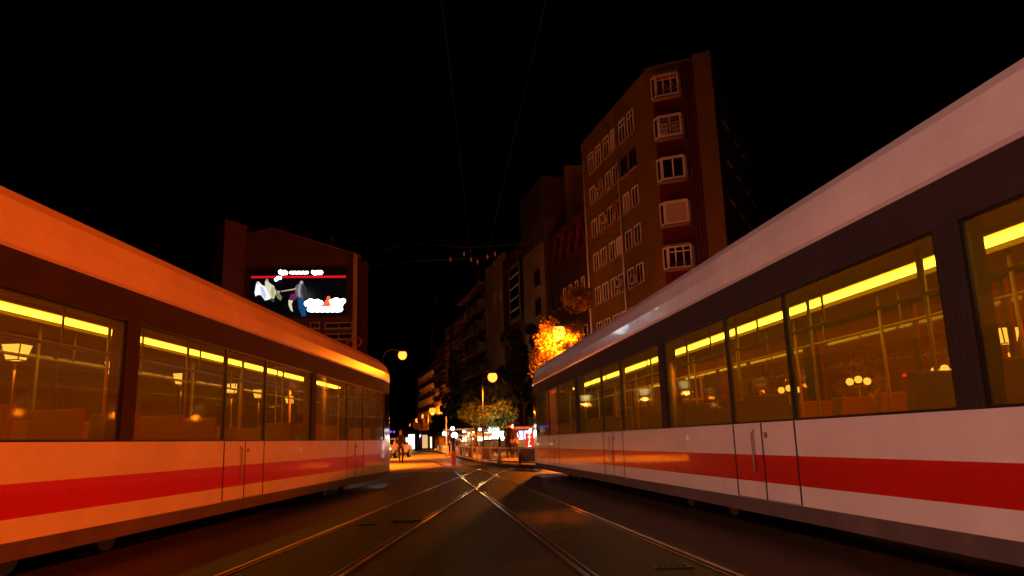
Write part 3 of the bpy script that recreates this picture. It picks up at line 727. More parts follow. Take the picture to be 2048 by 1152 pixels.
poly('pictured_person', [(520, 572), (526, 574), (533, 590), (530, 599), (523, 588)], glow('screen_pale_blue', lin(185, 190, 215), 1.2), 2)
poly('pictured_person', [(544, 572), (549, 577), (549, 592), (544, 595), (541, 584)], glow('screen_beige', lin(175, 165, 130), 1), 3)
poly('pictured_legs', [(541, 597), (548, 598), (549, 604), (543, 603)], glow('screen_teal_shade', lin(60, 70, 75), 1), 1)
blob('pictured_head', [(516, 566)], 3.2, s2, 3)
blob('pictured_head', [(534, 561)], 3.0, s5, 3)
blob('pictured_head', [(557, 584)], 2.6, s5, 3)
poly('pictured_arm', [(561, 582), (588, 577), (592, 574), (593, 577), (588, 580), (562, 583.5)], s5, 1)
poly('pictured_person', [(591, 572), (597, 567), (606, 568), (613, 576), (613, 590), (606, 596), (594, 594), (590, 584)], s3, 1)
blob('pictured_head', [(603, 565)], 3.6, s5, 3)
poly('pictured_legs', [(596, 596), (607, 596), (612, 616), (612, 632), (604, 633), (597, 616)], s4, 1)
poly('pictured_skirt', [(582, 588), (592, 586), (594, 597), (586, 601), (577, 600)], s6, 2)
poly('pictured_legs', [(577, 600), (587, 598), (583, 608), (586, 624), (581, 620), (577, 610)], s2, 1)
point(((x0+x1)/2, YB-2.5, (z0+z1)/2), (.8, .9, 1), 12, .5, sc)
# red ring letters low on the same wall
rs = thing('neon_sign', 'dim red neon letters low on the wall under the big screen', 'sign')
NR = glow('neon_red', (1, .02, .01), .12)
q = at(717, 684, YB-.4); text_mesh('lettering', 'rO', 1.05, NR, rs, (q.x-.35, YB-.3, q.z), (1, 0, 0), (0, 0, 1), .04)

# --- dark buildings far behind both trams
def shed(name, label, x0, x1, y0, y1, h, m_, cols=8, rows=3):
    t = thing(name, label, 'building'); m = MB(); m.box(x0, x1, y0, y1, 0, h); m.build('wall', m_, t)
    Wn = Wall((x0, y0), (x1, y0), t)
    st = (x1-x0)/cols
    for r in range(rows):
        for k in range(cols): Wn.window(k*st+.8, (k+1)*st-.8, 1+(h-1)/rows*r+.7, 1+(h-1)/rows*(r+1)-.5, 1, 0, .1, GL, frame=GRYW)
    m = MB(); m.box(x0-.3, x1+.3, y0-.3, y1+.3, h+.003, h+.35); m.build('roof', DARKW, t)
    return t, Wn
eb, WE = shed('municipal_building', 'dark low public building with a red lit name, seen through the right tram windows', 30, 78, 80, 92, 9.2, GRYW, 12, 3)
es = thing('building_sign', 'red lit lettering EK HİZMET BİNASI on the dark building behind the right tram', 'sign')
q = at(1840, 750, 79.4); text_mesh('lettering', 'EK HİZMET BİNASI', .42, glow('sign_red', (1, .01, .02), 3), es, (q.x, 79.5, q.z), (1, 0, 0), (0, 0, 1), .04, .004)
shed('shop_building', 'dark two storey shop building behind the lanterns on the left', -62, -26, 62, 74, 7.0, GRYW, 9, 2)
sg_ = thing('shop_sign', 'long dim red shop sign, seen low through the left tram windows', 'sign')
for px, w_ in ((205, 74), (300, 60)):
    a, b = at(px-w_/2, 855, 61.5), at(px+w_/2, 845, 61.5); m = MB(); m.box(a.x, b.x, 61.6, 61.9, a.z, a.z+.5); m.build('sign_panel', glow('dim_red_panel', (1, .04, .01), .5), sg_)
ps = thing('light_string', 'row of small violet lamps seen low past the end of the left tram', 'lights')
VI = glow('violet_lamp', (.25, .05, 1), 1.2)
for px in (746, 752, 758, 764, 776, 782, 788):
    q = at(px, 862+(px-746)*.04, 58); m = MB(); m.lathe([(0, -.1), (.1, 0), (0, .1)], q, 8); m.build('bulb', VI, ps, smooth=True)

# ------------------------------------------------------------------ trees
BARK = mat('bark', (.08, .05, .03), .9, bump=.4, bscale=12)
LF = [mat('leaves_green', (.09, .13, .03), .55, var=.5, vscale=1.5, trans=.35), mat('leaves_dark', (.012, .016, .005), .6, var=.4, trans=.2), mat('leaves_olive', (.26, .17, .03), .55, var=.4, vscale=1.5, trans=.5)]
def tree(name, label, base, h, rx, n, leaf, m_, trunk_h=None, shape='round', group=None, gap=.0, seed=1, focus=None):
    r_ = random.Random(seed); b = Vector(base); t = thing(name, label, 'tree', b, 0, group); th = trunk_h or h*.35
    m = MB(); m.tube([(0, 0, 0), (.05, .02, th*.5), (-.04, 0, th), (0, .05, h*.75)], [h*.025, h*.02, h*.016, .02], 8)
    limbs = []
    for k in range(7):
        a = r_.uniform(0, 6.28); z = r_.uniform(th*.8, h*.7); e = Vector((math.cos(a)*rx*.7, math.sin(a)*rx*.7, z+rx*.4*r_.random()))
        m.tube([(0, 0, z*.9), e*.5+Vector((0, 0, z*.5+.1)), e], [h*.012, h*.007, .01], 6); limbs.append(e)
    m.build('trunk', BARK, t, smooth=True)
    c = MB(); clumps = []
    nc = 26
    for k in range(nc):
        if shape == 'round':
            a = r_.uniform(0, 6.28); q = r_.random()**.5; zz = r_.uniform(0, 1)
            env = math.sin(math.pi*(.12+.83*zz))**.7
            clumps.append((Vector((math.cos(a)*rx*q*env, math.sin(a)*rx*q*env, th*.85+(h-th*.85)*zz)), rx*r_.uniform(.2, .42)))
        else:
            zz = (k+.5)/nc; env = math.sin(math.pi*(.15+.8*zz))**.6*(1-.5*zz); a = r_.uniform(0, 6.28)
            clumps.append((Vector((math.cos(a)*rx*.45*env, math.sin(a)*rx*.45*env, th*.6+(h-th*.6)*zz)), rx*.55*env+.15))
    if focus:
        clumps += [(Vector(focus)+Vector((r_.choice((-1, 1))*r_.uniform(.5, 1.5), r_.uniform(.2, 1.6), r_.uniform(-1.7, .9))), .5) for _ in range(12)]+[(Vector(focus)+Vector((r_.uniform(-1.2, 1.2), r_.uniform(-.6, .6), r_.uniform(-1.9, -1.2))), .35) for _ in range(3)]
    for k in range(n):
        cc, cr_ = clumps[r_.randrange(len(clumps))]
        d = Vector((r_.gauss(0, 1), r_.gauss(0, 1), r_.gauss(0, .8))).normalized()*cr_*(r_.random()**.45)
        p = cc+d
        u = Vector((r_.gauss(0, 1), r_.gauss(0, 1), r_.gauss(0, 1))).normalized(); v = u.cross(Vector((r_.gauss(0, 1), r_.gauss(0, 1), r_.gauss(0, 1)))).normalized()
        s = leaf*r_.uniform(.6, 1.4)
        c.quad(p-u*s, p-v*s*.5, p+u*s, p+v*s*.5)
    c.build('crown', m_, t)
    return t
tp = TREE_LAMP
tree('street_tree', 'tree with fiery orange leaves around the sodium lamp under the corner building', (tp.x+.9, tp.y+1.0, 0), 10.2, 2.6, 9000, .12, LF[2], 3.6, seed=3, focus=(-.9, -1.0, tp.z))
def gtree(px, Y, top_py, wpx, *a, **k):
    p = at(px, 880, Y); zt = at(px, top_py, Y).z; return tree(a[0], a[1], (p.x, Y, 0), zt, wpx/2*Y/F, *a[2:], **k)
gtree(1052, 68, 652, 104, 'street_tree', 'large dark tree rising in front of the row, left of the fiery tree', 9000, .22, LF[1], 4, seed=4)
gtree(990, 61, 776, 110, 'street_tree', 'broad green tree over the café umbrellas, catching orange light', 9000, .16, LF[0], 2.6, seed=5)
gtree(952, 66, 790, 60, 'street_tree', 'smaller green tree left of the broad one over the café', 5000, .18, LF[0], 2.8, seed=6)
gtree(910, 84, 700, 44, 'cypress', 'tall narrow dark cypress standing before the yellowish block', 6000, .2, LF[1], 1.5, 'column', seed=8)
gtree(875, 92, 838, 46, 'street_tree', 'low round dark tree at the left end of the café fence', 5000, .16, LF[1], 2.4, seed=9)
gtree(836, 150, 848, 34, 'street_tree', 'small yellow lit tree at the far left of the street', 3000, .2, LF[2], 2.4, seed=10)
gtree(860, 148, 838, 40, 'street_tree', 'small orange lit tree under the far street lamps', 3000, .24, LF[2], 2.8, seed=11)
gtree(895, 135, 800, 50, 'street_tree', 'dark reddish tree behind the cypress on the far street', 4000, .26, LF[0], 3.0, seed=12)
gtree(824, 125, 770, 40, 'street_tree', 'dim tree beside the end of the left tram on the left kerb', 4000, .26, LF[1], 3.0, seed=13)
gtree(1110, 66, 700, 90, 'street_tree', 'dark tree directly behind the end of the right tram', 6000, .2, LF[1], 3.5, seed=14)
# lamps with lit crowns behind the right tram
DL = [(1400, 802, 62, 'left end of the row'), (1500, 790, 56, 'second from the left'), (1578, 780, 51, 'third from the left'), (1717, 763, 45, 'fourth from the left'), (1890, 742, 40, 'right end of the row beside the red lettering')]
for i, (px, py, Y, w_) in enumerate(DL):
    p = at(px, py, Y); t = thing('globe_lamp', 'amber globe lamp behind the right tram, '+w_, 'street lamp', (p.x, p.y, 0), 0, 'amber globe lamps behind the right tram')
    m = MB(); m.tube([(0, 0, 0), (0, 0, p.z-.3)], [.08, .05], 8); m.build('pole', MT['pole'], t, smooth=True)
    for sx in (-.52, 0, .52):
        m = MB(); m.lathe([(.02, -.22), (.16, -.17), (.23, 0), (.16, .17), (.02, .22)], (sx, 0, p.z+(0.12 if sx == 0 else 0)), 14); m.build('globe', MT['lantern'], t, smooth=True)
    m = MB(); m.tube([(-.52, 0, p.z-.25), (0, 0, p.z-.33), (.52, 0, p.z-.25)], .03, 6); m.build('arm', MT['pole'], t)
    point((0, -.5, p.z-.6), AMBER, 120, .2, t)
    if i in (1, 3, 4): tree('park_tree', 'park tree by the globe lamp, '+w_, (p.x+1.6, p.y+1.5, 0), 5.8, 1.9, 2500, .14, LF[2], 2.4, seed=20+i)
gr = thing('neon_sign', 'small green neon scribble seen high through the right tram windows', 'sign')
q = at(1432, 717, 70); m = MB(); pts = [(q.x+1.2*math.cos(a*.5)*(1 if a % 2 else .8), 70, q.z+.32*math.sin(a*.9)) for a in range(14)]; m.tube(pts, .035, 6); m.build('neon_tube', glow('neon_green', (.35, .8, .15), 1.5), gr)
q = at(1432, 717, 70); m = MB(); m.tube([(q.x, 70.1, 0), (q.x, 70.1, q.z+.5)], .08, 8); m.build('pole', MT['pole'], gr)

# ------------------------------------------------------------------ café terrace
fl = [gnd(1085, 938), gnd(1040, 937), gnd(1000, 934), gnd(965, 929), gnd(930, 921), gnd(900, 912), gnd(874, 905)]
terr = MB(); pts = [(p.x, p.y) for p in fl]; back = [(fl[-1].x+9, fl[-1].y+3), (fl[0].x+12, fl[0].y+6)]
terr.prism(pts[::-1]+[(fl[-1].x, fl[-1].y)][:0]+[back[1]][:0], 0, .14) if False else None
tt = MB(); tt.prism([(fl[0].x+14, fl[0].y+4)]+pts+[(fl[-1].x-3.5, 98), (16, 98)], .0045, .14)
tag(tt.build('pavement', ground_mat('café_pavement', (.20, .13, .09), (.16, .11, .08), .4, .4, .6, .01, False)), kind='structure')
PN = mat('clear_fence_glass', (.30, .26, .20), .15); PLK = mat('fence_plank', (.30, .19, .08), .7, var=.3)
FG = glass('fence_glass', (.85, .82, .7), .15, (.6, .5, .35))
fence = thing('terrace_fence', 'low café fence of pale posts with glass and wooden panels along the kerb', 'fence')
cnt = 0
for k in range(len(fl)-1):
    a, b = fl[k], fl[k+1]; L = (b-a).length; n = max(1, round(L/2.0)); d = (b-a)/n
    for j in range(n):
        p = a+d*j; e = d.normalized(); nn = Vector((-e.y, e.x, 0))
        m = MB(); m.obox(p+Vector((0, 0, .142))-e*.04-nn*.04, e*.08, nn*.08, Vector((0, 0, .64))); m.build('post', FR, fence)
        m = MB(); m.obox(p+Vector((0, 0, .71))+e*.045-nn*.03, d-e*.09, nn*.06, Vector((0, 0, .05))); m.build('rail', FR, fence)
        m = MB(); m.obox(p+Vector((0, 0, .2))+e*.045-nn*.03, d-e*.09, nn*.06, Vector((0, 0, .05))); m.build('rail', FR, fence)
        m = MB(); m.obox(p+Vector((0, 0, .255))+e*.06-nn*.012, d-e*.12, nn*.02, Vector((0, 0, .45))); m.build('panel', FG if cnt % 3 else PLK, fence)
        cnt += 1
def umbrella(px, Y, top_py, w_, label, kind=YEL):
    p = at(px, 880, Y); zt = at(px, top_py, Y).z; t = thing('café_umbrella', label, 'umbrella', (p.x, Y, .14), 0, 'cream umbrellas over the café terrace')
    t.name = 'cafe_umbrella'; h = zt-.14
    m = MB(); m.tube([(0, 0, 0), (0, 0, h)], .035, 8); m.lathe([(.3, 0), (.28, .07), (0, .08)], (0, 0, .002), 12); m.build('pole', FR, t)
    m = MB(); r = w_/2; n = 8
    for k in range(n):
        a, b = 2*math.pi*k/n, 2*math.pi*(k+1)/n
        P_ = lambda an, rr, z: (rr*math.cos(an), rr*math.sin(an), z)
        m.quad(P_(a, .02, h), P_(b, .02, h), P_(b, r*.5, h-.10), P_(a, r*.5, h-.10)); m.quad(P_(a, r*.5, h-.10), P_(b, r*.5, h-.10), P_(b, r, h-.26), P_(a, r, h-.26))
        m.quad(P_(a, r, h-.26), P_(b, r, h-.26), P_(b, r, h-.34), P_(a, r, h-.34))
    m.build('canopy', CANV, t)
    m = MB()
    for k in range(n):
        a = 2*math.pi*k/n; m.tube([(0, 0, h-.6), (r*.55*math.cos(a), r*.55*math.sin(a), h-.13)], .012, 5)
    m.build('rib', MT['pole'], t)
    return t
CANV = mat('umbrella_canvas', (.55, .48, .32), .8, trans=.45)
umbrella(903, 84, 866, 3.0, 'cream café umbrella farthest left, beside the slim lamp post')
umbrella(930, 74, 865, 3.6, 'arched cream café umbrella in the middle of the terrace')
umbrella(958, 68, 864, 3.0, 'cream café umbrella next to the green neon leaf')
umbrella(984, 62, 864, 2.6, 'cream café umbrella nearest the tall dark post')
# kiosk with orange lit canopy and white lit fronts
def kiosk(label, x0, x1, y0, y1, h, lit, s, n=4):
    t = thing('kiosk', label, 'kiosk', (x0, y0, .141)); w_ = x1-x0; d_ = y1-y0
    m = MB(); m.box(0, w_, d_*.55, d_, 0, h); m.box(0, .12, .3, d_*.549, 0, h); m.box(w_-.12, w_, .3, d_*.549, 0, h); m.build('wall', DARKW, t)
    m = MB(); m.obox((-.5, -.9, h+.02), (w_+1, 0, 0), (0, d_+1.2, .0), (0, 0, .14)); m.build('canopy', mat('kiosk_canopy', (.42, .16, .05), .6), t, bevel=.02)
    for k in range(n):
        a = .25+k*(w_-.5)/n; f = MB(); f.box(a, a+(w_-.5)/n-.12, d_*.55-.10, d_*.55-.01, .12, h-.12); f.build('lit_front', lit[k % len(lit)], t)
    for k in range(n+1):
        a = .12+k*(w_-.3)/n; f = MB(); f.box(a, a+.07, d_*.55-.2, d_*.55-.11, 0, h); f.build('mullion', FR, t)
    m = MB(); m.box(.2, w_-.2, .35, .9, .002, .95); m.build('counter', PLK, t, bevel=.02)
    return t
LW = glow('shop_white', (1, .90, .62), 5); LG = glow('shop_greenish', (.8, 1, .75), 3.5); LY = glow('shop_yellow', (1, .75, .28), 4); LV = glow('shop_violet', (.75, .62, 1), 3); LWd = glow('shop_warm_dim', (1, .6, .25), .8)
pk_ = at(985, 880, 70)
k1 = kiosk('brightly lit café kiosk with a flat orange canopy, behind the fence', pk_.x-1.9, pk_.x+1.3, 74, 78, 1.9, [LW, LG, LW, LY], 1, 5)
pk2 = at(925, 880, 90)
k2 = kiosk('long white lit café counter behind the umbrellas on the left of the terrace', at(898, 880, 82).x, at(966, 880, 82).x, 82, 86, 2.15, [LW, LY, LW, LWd], 1, 6)
pk3 = at(1050, 880, 58)
k3 = kiosk('violet lit shop stall behind the red vertical sign', pk3.x-.9, pk3.x+3.0, 60, 64, 1.75, [LV, LV, LWd, LW], 1, 5)
for px, Y, e, c in ((930, 70, 420, (1, .6, .2)), (985, 60, 260, (1, .75, .35)), (1050, 56, 60, (.8, .7, 1)), (903, 80, 400, (1, .75, .4)), (948, 48, 110, (1, .55, .15)), (1012, 41, 50, (1, .5, .12)), (918, 55, 120, (1, .55, .15))):  # the last three lamps are added to brighten the fence
    q = at(px, 872, Y)
    t = thing('pendant_lamp', 'bare white pendant lamp hanging at the café, '+{930: 'over the middle umbrella table', 985: 'before the orange canopy kiosk', 1050: 'before the violet stall', 903: 'by the left umbrella', 948: 'added close behind the middle of the fence to light it', 1012: 'added by the near end of the fence to light it', 918: 'added behind the far end of the fence to light it'}[px], 'lamp', (q.x+.4, Y-.6, 0), 0, 'pendant lamps of the café')
    m = MB(); m.lathe([(0, -.09), (.07, -.06), (.10, 0), (.07, .07), (0, .09)], (0, 0, 1.75), 12); m.build('bulb', MT['white'], t, smooth=True)
    m = MB(); m.tube([(0, 0, .14), (0, .3, .14), (0, .3, 2.0), (0, 0, 1.95), (0, 0, 1.84)], .02, 6); m.build('stand', MT['pole'], t)
    point((0, -.3, 1.5), c, e, .15, t)
# neon leaf sign, post, globes, red vertical sign, box sign
ns = thing('neon_sign', 'pale green neon leaf cluster above the bright café kiosk', 'sign'); NG = glow('neon_pale_green', (.6, 1, .75), 3.0)
for k in range(9):
    q = at(975+2.6*k, 868-3.5*abs(math.sin(k*1.7))*1.2, 44.5); m = MB(); a = k*.9
    m.tube([q, q+Vector((.09*math.cos(a), 0, .16)), q+Vector((.02, 0, .3))], [.012, .04, .01], 6); m.build('neon_leaf', NG, ns)
q = at(985, 873, 44.5); m = MB(); m.box(q.x-.5, q.x+.5, 44.52, 44.56, q.z-.25, q.z-.16); m.tube([(q.x, 44.6, .14), (q.x, 44.6, q.z-.2)], .04, 6); m.build('bracket', MT['pole'], ns)
def slim_post(label, px, Y, top_py, m_, r=.05, name='lamp_post', cat='post', globes=()):
    p = at(px, 880, Y); zt = at(px, top_py, Y).z; t = thing(name, label, cat, (p.x, Y, 0)); m = MB(); m.tube([(0, 0, 0), (0, 0, .35), (0, 0, .36), (0, 0, zt)], [r*1.8, r*1.7, r, r*.8], 10); m.build('pole', m_, t, smooth=True)
    for (gx, gy, rr) in globes:
        q = at(gx, gy, Y)-Vector((p.x, Y, 0)); g = MB(); g.lathe([(0, -rr), (rr*.7, -rr*.7), (rr, 0), (rr*.7, rr*.7), (0, rr)], q, 14); g.build('globe', MT['white'], t, smooth=True)
        g = MB(); g.tube([(0, 0, q.z-.1), (q.x, q.y, q.z-rr)], .02, 6); g.build('arm', m_, t)
    return t
WPM = mat('white_painted_steel', (.75, .72, .7), .4)
slim_post('slim white lamp post with one globe left of the umbrellas', 893, 56, 832, WPM, .05, 'lamp_post', 'street lamp', [(889, 867, .16)])
slim_post('dark lamp post with two white globes behind the red bollard', 905, 50, 852, MT['pole'], .06, 'lamp_post', 'street lamp', [(905, 857, .14), (909, 871, .22)])
slim_post('tall thin dark post standing at the kerb before the café kiosk', 999, 31, 873, MT['pole'], .06, 'post', 'post')
bx = thing('sign_box', 'small white lit sign box on a stand beside the café kiosk', 'sign'); q = at(997, 870, 42)
m = MB(); m.box(q.x-.35, q.x+.35, 42, 42.15, q.z-.2, q.z+.2); m.build('panel', glow('box_white', (1, .85, .9), 4), bx, bevel=.02); m = MB(); m.tube([(q.x, 42.07, 0), (q.x, 42.07, q.z-.2)], .03, 6); m.build('stand', MT['pole'], bx)
vs = thing('vertical_sign', 'upright red sign with pale stacked letters ending in LO, right of the café', 'sign'); q = at(1059, 884, 34)
zA_, zB_ = at(1059, 902, 34).z, at(1059, 866, 34).z
m = MB(); m.box(q.x-.17, q.x+.2, 34, 34.12, zA_, zB_); m.build('panel', mat('sign_red_panel', (.5, .02, .02), .4, emit=(1, .03, .03), es=.55), vs, bevel=.01)
LT = glow('sign_letter_cream', (1, .8, .5), 1.6)
for k, ch in enumerate('ZİLO'[::-1]): text_mesh('lettering', ch, .26, LT, vs, (q.x, 33.98, zA_+.10+k*(zB_-zA_-.05)/4+.02), (1, 0, 0), (0, 0, 1), .01, .006)
m = MB(); m.obox((q.x+.28, 34.02, zA_-.12), (.09, 0, 0), (0, .08, 0), (-.1, 0, zB_-zA_+.15)); m.build('white_tube', glow('tube_white', (1, .8, .85), 5), vs)
m = MB(); m.tube([(q.x, 34.06, 0), (q.x, 34.06, zA_)], .05, 8); m.build('stand', MT['pole'], vs)
# red bollard box
p = gnd(907.5, 930); bd = thing('bollard', 'red orange square signal box with a dark top on the track side', 'bollard', (p.x, p.y, 0))
BR = mat('red_orange_box', (.50, .12, .03), .5, var=.15)
m = MB(); m.box(-.10, .10, -.10, .10, .004, .62); m.build('housing', BR, bd, bevel=.012); m = MB(); m.box(-.07, .07, -.07, .07, .62, .98); m.build('post', MT['pole'], bd, bevel=.01)
m = MB(); m.box(-.09, .09, -.09, .09, .98, 1.25); m.build('signal_head', MT['black'], bd, bevel=.02)
# neon sign far street, pale pillars of light
fs = thing('neon_sign', 'pinkish white neon scribble high at the far end of the street', 'sign'); NV = glow('neon_lilac', (.85, .6, 1), 5)
m = MB(); m.tube([at(826+k*1.05, 873+(2.6 if k % 2 else -3.4), 120) for k in range(15)], .10, 5); m.build('neon_tube', NV, fs)
q = at(833, 880, 120.4); m = MB(); m.box(q.x-.9, q.x+.9, 120.3, 120.6, 0, at(833, 868, 120).z); m.build('panel', DARKW, fs)
for i, (px, Y, c, hh, lb_2) in enumerate(((818, 110, LW, 1.6, 'leftmost'), (823, 108, LG, 2.0, 'second'), (828, 112, LW, 1.4, 'third'), (850, 118, LWd, 2.0, 'fourth'), (858, 120, LY, 1.8, 'rightmost'))):
    q = at(px, 880, Y); t = thing('corner_shop', 'small lit corner shop at the far street end, %s of five' % lb_2, 'shop', (q.x, Y, 0), 0, 'small lit shop fronts at the far end')
    m = MB(); m.box(-.6, .6, 0, 2, 0, 3); m.build('wall', DARKW, t); m = MB(); m.box(-.42, .42, -.06, -.003, .3, .3+hh); m.build('lit_window', c, t); m = MB(); m.box(-.6, .6, -.5, -.003, 2.72, 2.82); m.build('awning', REDW, t)
# row of low houses closing the left side of the far street
lh, _w = shed('low_building', 'low dark building closing the far left side of the street', -58, -29, 128, 140, 6, GRYW, 7, 2)

# ------------------------------------------------------------------ parked car at the end of the left tram
def car(label, loc, rz):
    t = thing('parked_car', label, 'car', loc, rz)
    CP = mat('pale_car_paint', (.5, .45, .4), .25, coat=.5)
    prof = [(-2.05, .35), (-2.1, .62), (-2.0, .86), (-1.55, .93), (-.95, 1.40), (-.2, 1.46), (.55, 1.42), (1.15, 1.0), (1.85, .88), (2.08, .7), (2.1, .38)]
    m = MB(); n = len(prof); hw = [.80, .84, .84, .82, .66, .64, .66, .80, .80, .78, .78]
    for sg in (-1, 1): m.v += [(sg*hw[k], y_, z) for k, (y_, z) in enumerate(prof)]
    for k in range(n-1): m.f.append((k, k+1, n+k+1, n+k)); m.m.append(0)
    m.f.append((n-1, 0, n, 2*n-1)); m.m.append(0)
    low = [0, 1, 2, 3, 7, 8, 9, 10]; m.f.append(tuple(low[::-1])); m.f.append(tuple(n+k for k in low)); m.m += [0, 0]
    m.f.append((7, 6, 5, 4, 3)); m.f.append((n+3, n+4, n+5, n+6, n+7)); m.m += [0, 0]
    m.build('body', CP, t, bevel=.05)
    for sg in (-1, 1):
        g = MB(); g.poly([(sg*.835, -1.35, .97), (sg*.70, -.85, 1.34), (sg*.69, -.22, 1.38), (sg*.83, -.22, .97)][::sg]); g.poly([(sg*.83, -.14, .97), (sg*.69, -.14, 1.38), (sg*.70, .5, 1.36), (sg*.825, 1.0, 1.0)][::sg]); g.build('window', GL, t)
    g = MB(); g.quad((-.62, 1.12, 1.04), (.62, 1.12, 1.04), (.56, .63, 1.4), (-.56, .63, 1.4)); g.quad((.62, -1.52, .985), (-.62, -1.52, .985), (-.56, -1.0, 1.385), (.56, -1.0, 1.385)); g.build('windscreen', GL, t)
    for sg in (-1, 1):
        for yy in (-1.3, 1.3):
            wv = MB(); wv.tube([(sg*.68, yy, .31), (sg*.87, yy, .31)], .31, 20); wv = wv.build('wheel', MT['black'], t); rm = MB(); rm.tube([(sg*.872, yy, .31), (sg*.885, yy, .31)], .19, 14); rm.build('rim', MT['galv'], wv)
        l = MB(); l.box(sg*.6-.13, sg*.6+.13, -2.13, -2.03, .62, .76); l.build('headlight', glow('car_headlight', (1, .75, .3), 5), t, bevel=.03)
    return t
pc = at(786, 880, 58); car('pale parked car with lit headlamps beyond the end of the left tram', (pc.x, 58, .004), math.radians(-14))

# ------------------------------------------------------------------ people
def person(label, loc, rz, h=1.72, pose='stand', cols=None, group=None):
    top_c, leg_c = cols or ((.03, .025, .03), (.02, .02, .025))
    s = h/1.75; J = {}
    if pose == 'walk': lf = [(.10, .02, .90), (.11, -.16, .50), (.11, .02+.06, .08), (.11, -.10, .03)]; rf = [(-.10, 0, .90), (-.10, -.12, .49), (-.10, -.30, .09), (-.10, -.46, .05)]; la = [(.20, 0, 1.42), (.26, .10, 1.14), (.24, -.04, .92)]; ra = [(-.20, 0, 1.42), (-.26, -.10, 1.15), (-.23, -.30, .98)]
    elif pose == 'sit': lf = [(.10, 0, .50), (.12, -.42, .50), (.12, -.40, .08), (.12, -.56, .04)]; rf = [(-.10, 0, .50), (-.12, -.42, .50), (-.12, -.38, .08), (-.12, -.54, .04)]; la = [(.20, 0, 1.00), (.26, -.08, .74), (.16, -.34, .70)]; ra = [(-.20, 0, 1.0), (-.27, -.06, .74), (-.12, -.36, .72)]
    else: lf = [(.10, 0, .90), (.11, .0, .49), (.11, .02, .08), (.12, -.13, .03)]; rf = [(-.10, 0, .90), (-.11, -.03, .49), (-.12, 0, .08), (-.14, -.15, .03)]; la = [(.20, 0, 1.42), (.26, .03, 1.13), (.22, -.12, .92)]; ra = [(-.20, 0, 1.42), (-.26, .04, 1.13), (-.25, -.04, .88)]
    dz = -.42 if pose == 'sit' else 0
    V = [(0, 0, .95+dz), (0, 0, 1.15+dz), (0, 0, 1.38+dz), (0, -.01, 1.50+dz), (0, -.02, 1.57+dz), (0, -.03, 1.66+dz), (0, -.02, 1.73+dz)]; Rr = [.15, .135, .15, .06, .075, .095, .06]
    E = [(i, i+1) for i in range(6)]
    def chain(root, pts, rr):
        k = root
        for p, r in zip(pts, rr): V.append(p); Rr.append(r); E.append((k, len(V)-1)); k = len(V)-1
        return k
    for leg in (lf, rf): chain(0, leg, [.10, .065, .045, .04])
    for arm in (la, ra):
        k = chain(2, arm, [.06, .045, .03]); p = Vector(arm[-1]); d = (p-Vector(arm[-2])).normalized(); sd = Vector((1, 0, 0)) if arm is la else Vector((-1, 0, 0))
        V.append(tuple(p+d*.07)); Rr.append(.032); E.append((k, len(V)-1)); kk = len(V)-1
        f = d.cross(sd).normalized()
        for q, ln in zip((-.03, -.01, .01, .03), (.06, .075, .07, .055)): chain(kk, [tuple(p+d*.10+f*q), tuple(p+d*(.10+ln)+f*q*1.2-sd*.02)], [.009, .007])
        chain(k, [tuple(p+d*.05+f*.045), tuple(p+d*.09+f*.06)], [.011, .008])
    me = bpy.data.meshes.new('person'); me.from_pydata([tuple(c*s for c in v) for v in V], E, [])
    o = bpy.data.objects.new('person', me); COL.objects.link(o); sk = o.modifiers.new('skin', 'SKIN'); 
    if not me.skin_vertices: me.skin_vertices.new() if hasattr(me.skin_vertices, 'new') else None
    bm = bmesh.new(); bm.from_mesh(me); ly = bm.verts.layers.skin.verify()
    for i, v in enumerate(bm.verts): v[ly].radius = (Rr[i]*s*(1.15 if i in (0, 1, 2) else 1), Rr[i]*s*(.75 if i in (0, 1, 2) else 1)); v[ly].use_root = (i == 0)
    bm.to_mesh(me); bm.free()
    sb_ = o.modifiers.new('sub', 'SUBSURF'); sb_.levels = 1; sb_.render_levels = 1
    dg = bpy.context.evaluated_depsgraph_get(); m2 = bpy.data.meshes.new_from_object(o.evaluated_get(dg)); bpy.data.objects.remove(o)
    m2.materials.clear()
    for c in (mat('skin', (.45, .25, .17), .6), mat('jacket', top_c, .8), mat('trousers', leg_c, .8), mat('shoes', (.01, .01, .01), .5)): m2.materials.append(c)
    for p in m2.polygons:
        c = p.center/s; z = c.z-dz; p.use_smooth = True
        hand = any((c-Vector(a[-1])).length < .19 and (c-Vector(a[-2])).length > .23 for a in (la, ra))
        if z > 1.49 or hand: p.material_index = 0
        elif c.z < .09: p.material_index = 3
        elif pose == 'sit' and c.z < .62 and c.y < -.08 and abs(c.x) < .2 and not c.z > .63: p.material_index = 2
        elif z < .94: p.material_index = 2
        else: p.material_index = 1
    o = bpy.data.objects.new('person', m2); COL.objects.link(o); o.location = loc; o.rotation_euler = (0, 0, rz)
    hr = MB(); hr.lathe([(.001, .125), (.06, .115), (.10, .06), (.105, 0), (.09, -.06)], (0, .015, 1.67+dz), 14); hh = hr.build('hair', mat('dark_hair', (.015, .01, .008), .7), o, smooth=True); hh.scale = (s, s, s)
    tag(o, label, 'person', group); return o
p = gnd(801, 927); person('person in dark clothes walking beside the track past the left tram', (p.x, p.y, .012), math.radians(20), 1.74, 'walk')
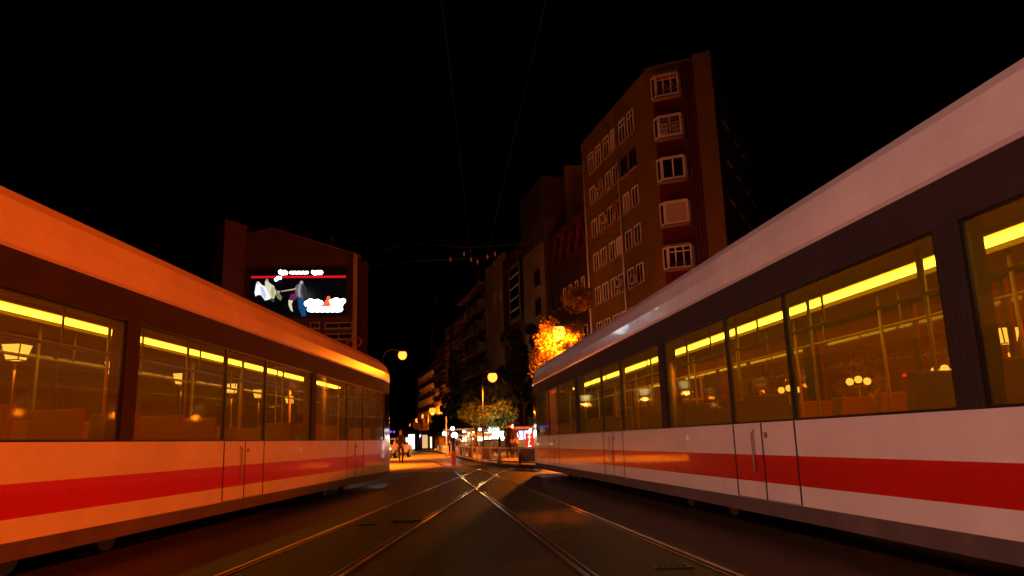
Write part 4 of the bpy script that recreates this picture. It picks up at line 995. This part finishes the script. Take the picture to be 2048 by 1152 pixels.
def seated(px, Y, label, cols, rz):
    q = at(px, 880, Y); x_, y_ = q.x, Y
    person(label, (x_, y_, .145), rz, 1.70, 'sit', cols, 'guests seated on the café terrace')
    t = thing('cafe_chair', 'dark café chair under the guest who is '+label.split(', ')[-1], 'chair', (x_, y_, .141), rz, 'café chairs')
    m = MB(); m.box(-.22, .22, -.25, .18, .36, .40); m.build('seat', PLK, t, bevel=.01); m = MB(); m.box(-.22, .22, .18, .21, .40, .86); m.build('backrest', PLK, t, bevel=.01)
    for sx in (-.2, .2):
        for sy in (-.22, .17): l = MB(); l.tube([(sx, sy, 0), (sx*.95, sy*.95, .36)], .016, 6); l.build('leg', MT['pole'], t)
seated(915, 58, 'seated guest in dark jacket, left of the middle umbrella', ((.03, .03, .04), (.02, .02, .03)), .9)
seated(940, 55, 'seated guest in grey jacket, between the middle umbrella and the neon leaf', ((.12, .12, .13), (.03, .03, .05)), -1.2)
seated(948, 56.5, 'seated guest in red brown top, facing the grey jacket', ((.18, .05, .04), (.03, .03, .05)), 1.4)
q = at(1018, 880, 38); person('standing person in black near the red vertical sign', (q.x, 38, .145), 2.6, 1.76, 'stand')
q = at(1030, 880, 40); person('standing person in brown coat between the stall and the red sign', (q.x, 40, .145), -.5, 1.68, 'stand', ((.10, .05, .03), (.03, .03, .04)))
q = at(896, 880, 58); person('person standing in a dark jacket at the left end of the café fence', (q.x, 58, .145), .5, 1.72, 'stand')

# ------------------------------------------------------------------ overhead wires
WM = mat('copper_wire', (.02, .005, .004), .8)
def wire(label, pts, r=.003, name='overhead_wire', cat='wire'):
    m = MB(); m.tube(pts, r, 6); o = m.build(name, WM, None, smooth=True); tag(o, label, cat, 'overhead tram wires'); return o
def back(p, q, Y):                      # carry a level wire on past its first point
    d = q-p; return p-d*((p.y-Y)/d.y)
def flat(p, z=5.0): return Vector((p.x, p.y, z))
a, b, c = at(1090, 10, 6.2), at(1062, 130, 7.2), at(975, 505, 14.5)
wire('contact wire that runs from the top centre right down towards the crossing', [flat(back(a, c, -8), a.z), a, b, c, at(938, 600, 20.5), at(905, 735, 40)])
a, b, c = at(888, 40, 6.4), at(905, 180, 7.7), at(942, 515, 15)
wire('contact wire that runs from the top centre left down to the span wires', [flat(back(a, c, -8), a.z), a, b, c, at(962, 575, 19), at(985, 700, 33)])
a, c = at(850, 400, 11.5), at(901, 519, 15)
wire('short contact wire left of the others, bending at the lower span wire', [flat(back(a, c, -8), a.z), a, c, at(872, 590, 19), at(860, 720, 36)], .0015)
wire('upper span wire strung across the street', [at(729, 521, 56.45), at(805, 486, 16), at(935, 495, 16), at(1150, 482, 16), at(1262, 470, 51)], .005, 'span_wire')
wire('lower span wire strung across the street with insulators', [at(729, 533, 56.45), at(815, 523, 15), at(900, 519, 15), at(975, 514, 15), at(1165, 487, 26), at(1290, 452, 49)], .006, 'span_wire')
INS = mat('glazed_insulator', (.16, .11, .09), .3)
for i, (px, py, lb2) in enumerate(((901, 519, 'leftmost'), (928, 508, 'second from left'), (942, 519, 'third from left'), (955, 524, 'hanging lowest'), (975, 514, 'fifth from left'), (990, 508, 'rightmost'))):
    q = at(px, py, 15-.05); m = MB(); m.lathe([(0, -.06), (.012, -.04), (.02, 0), (.012, .04), (0, .06)], q, 10); o = m.build('insulator', INS, None, smooth=True); tag(o, 'small pale insulator on the span wires, '+lb2, 'insulator', 'insulators on the span wires')
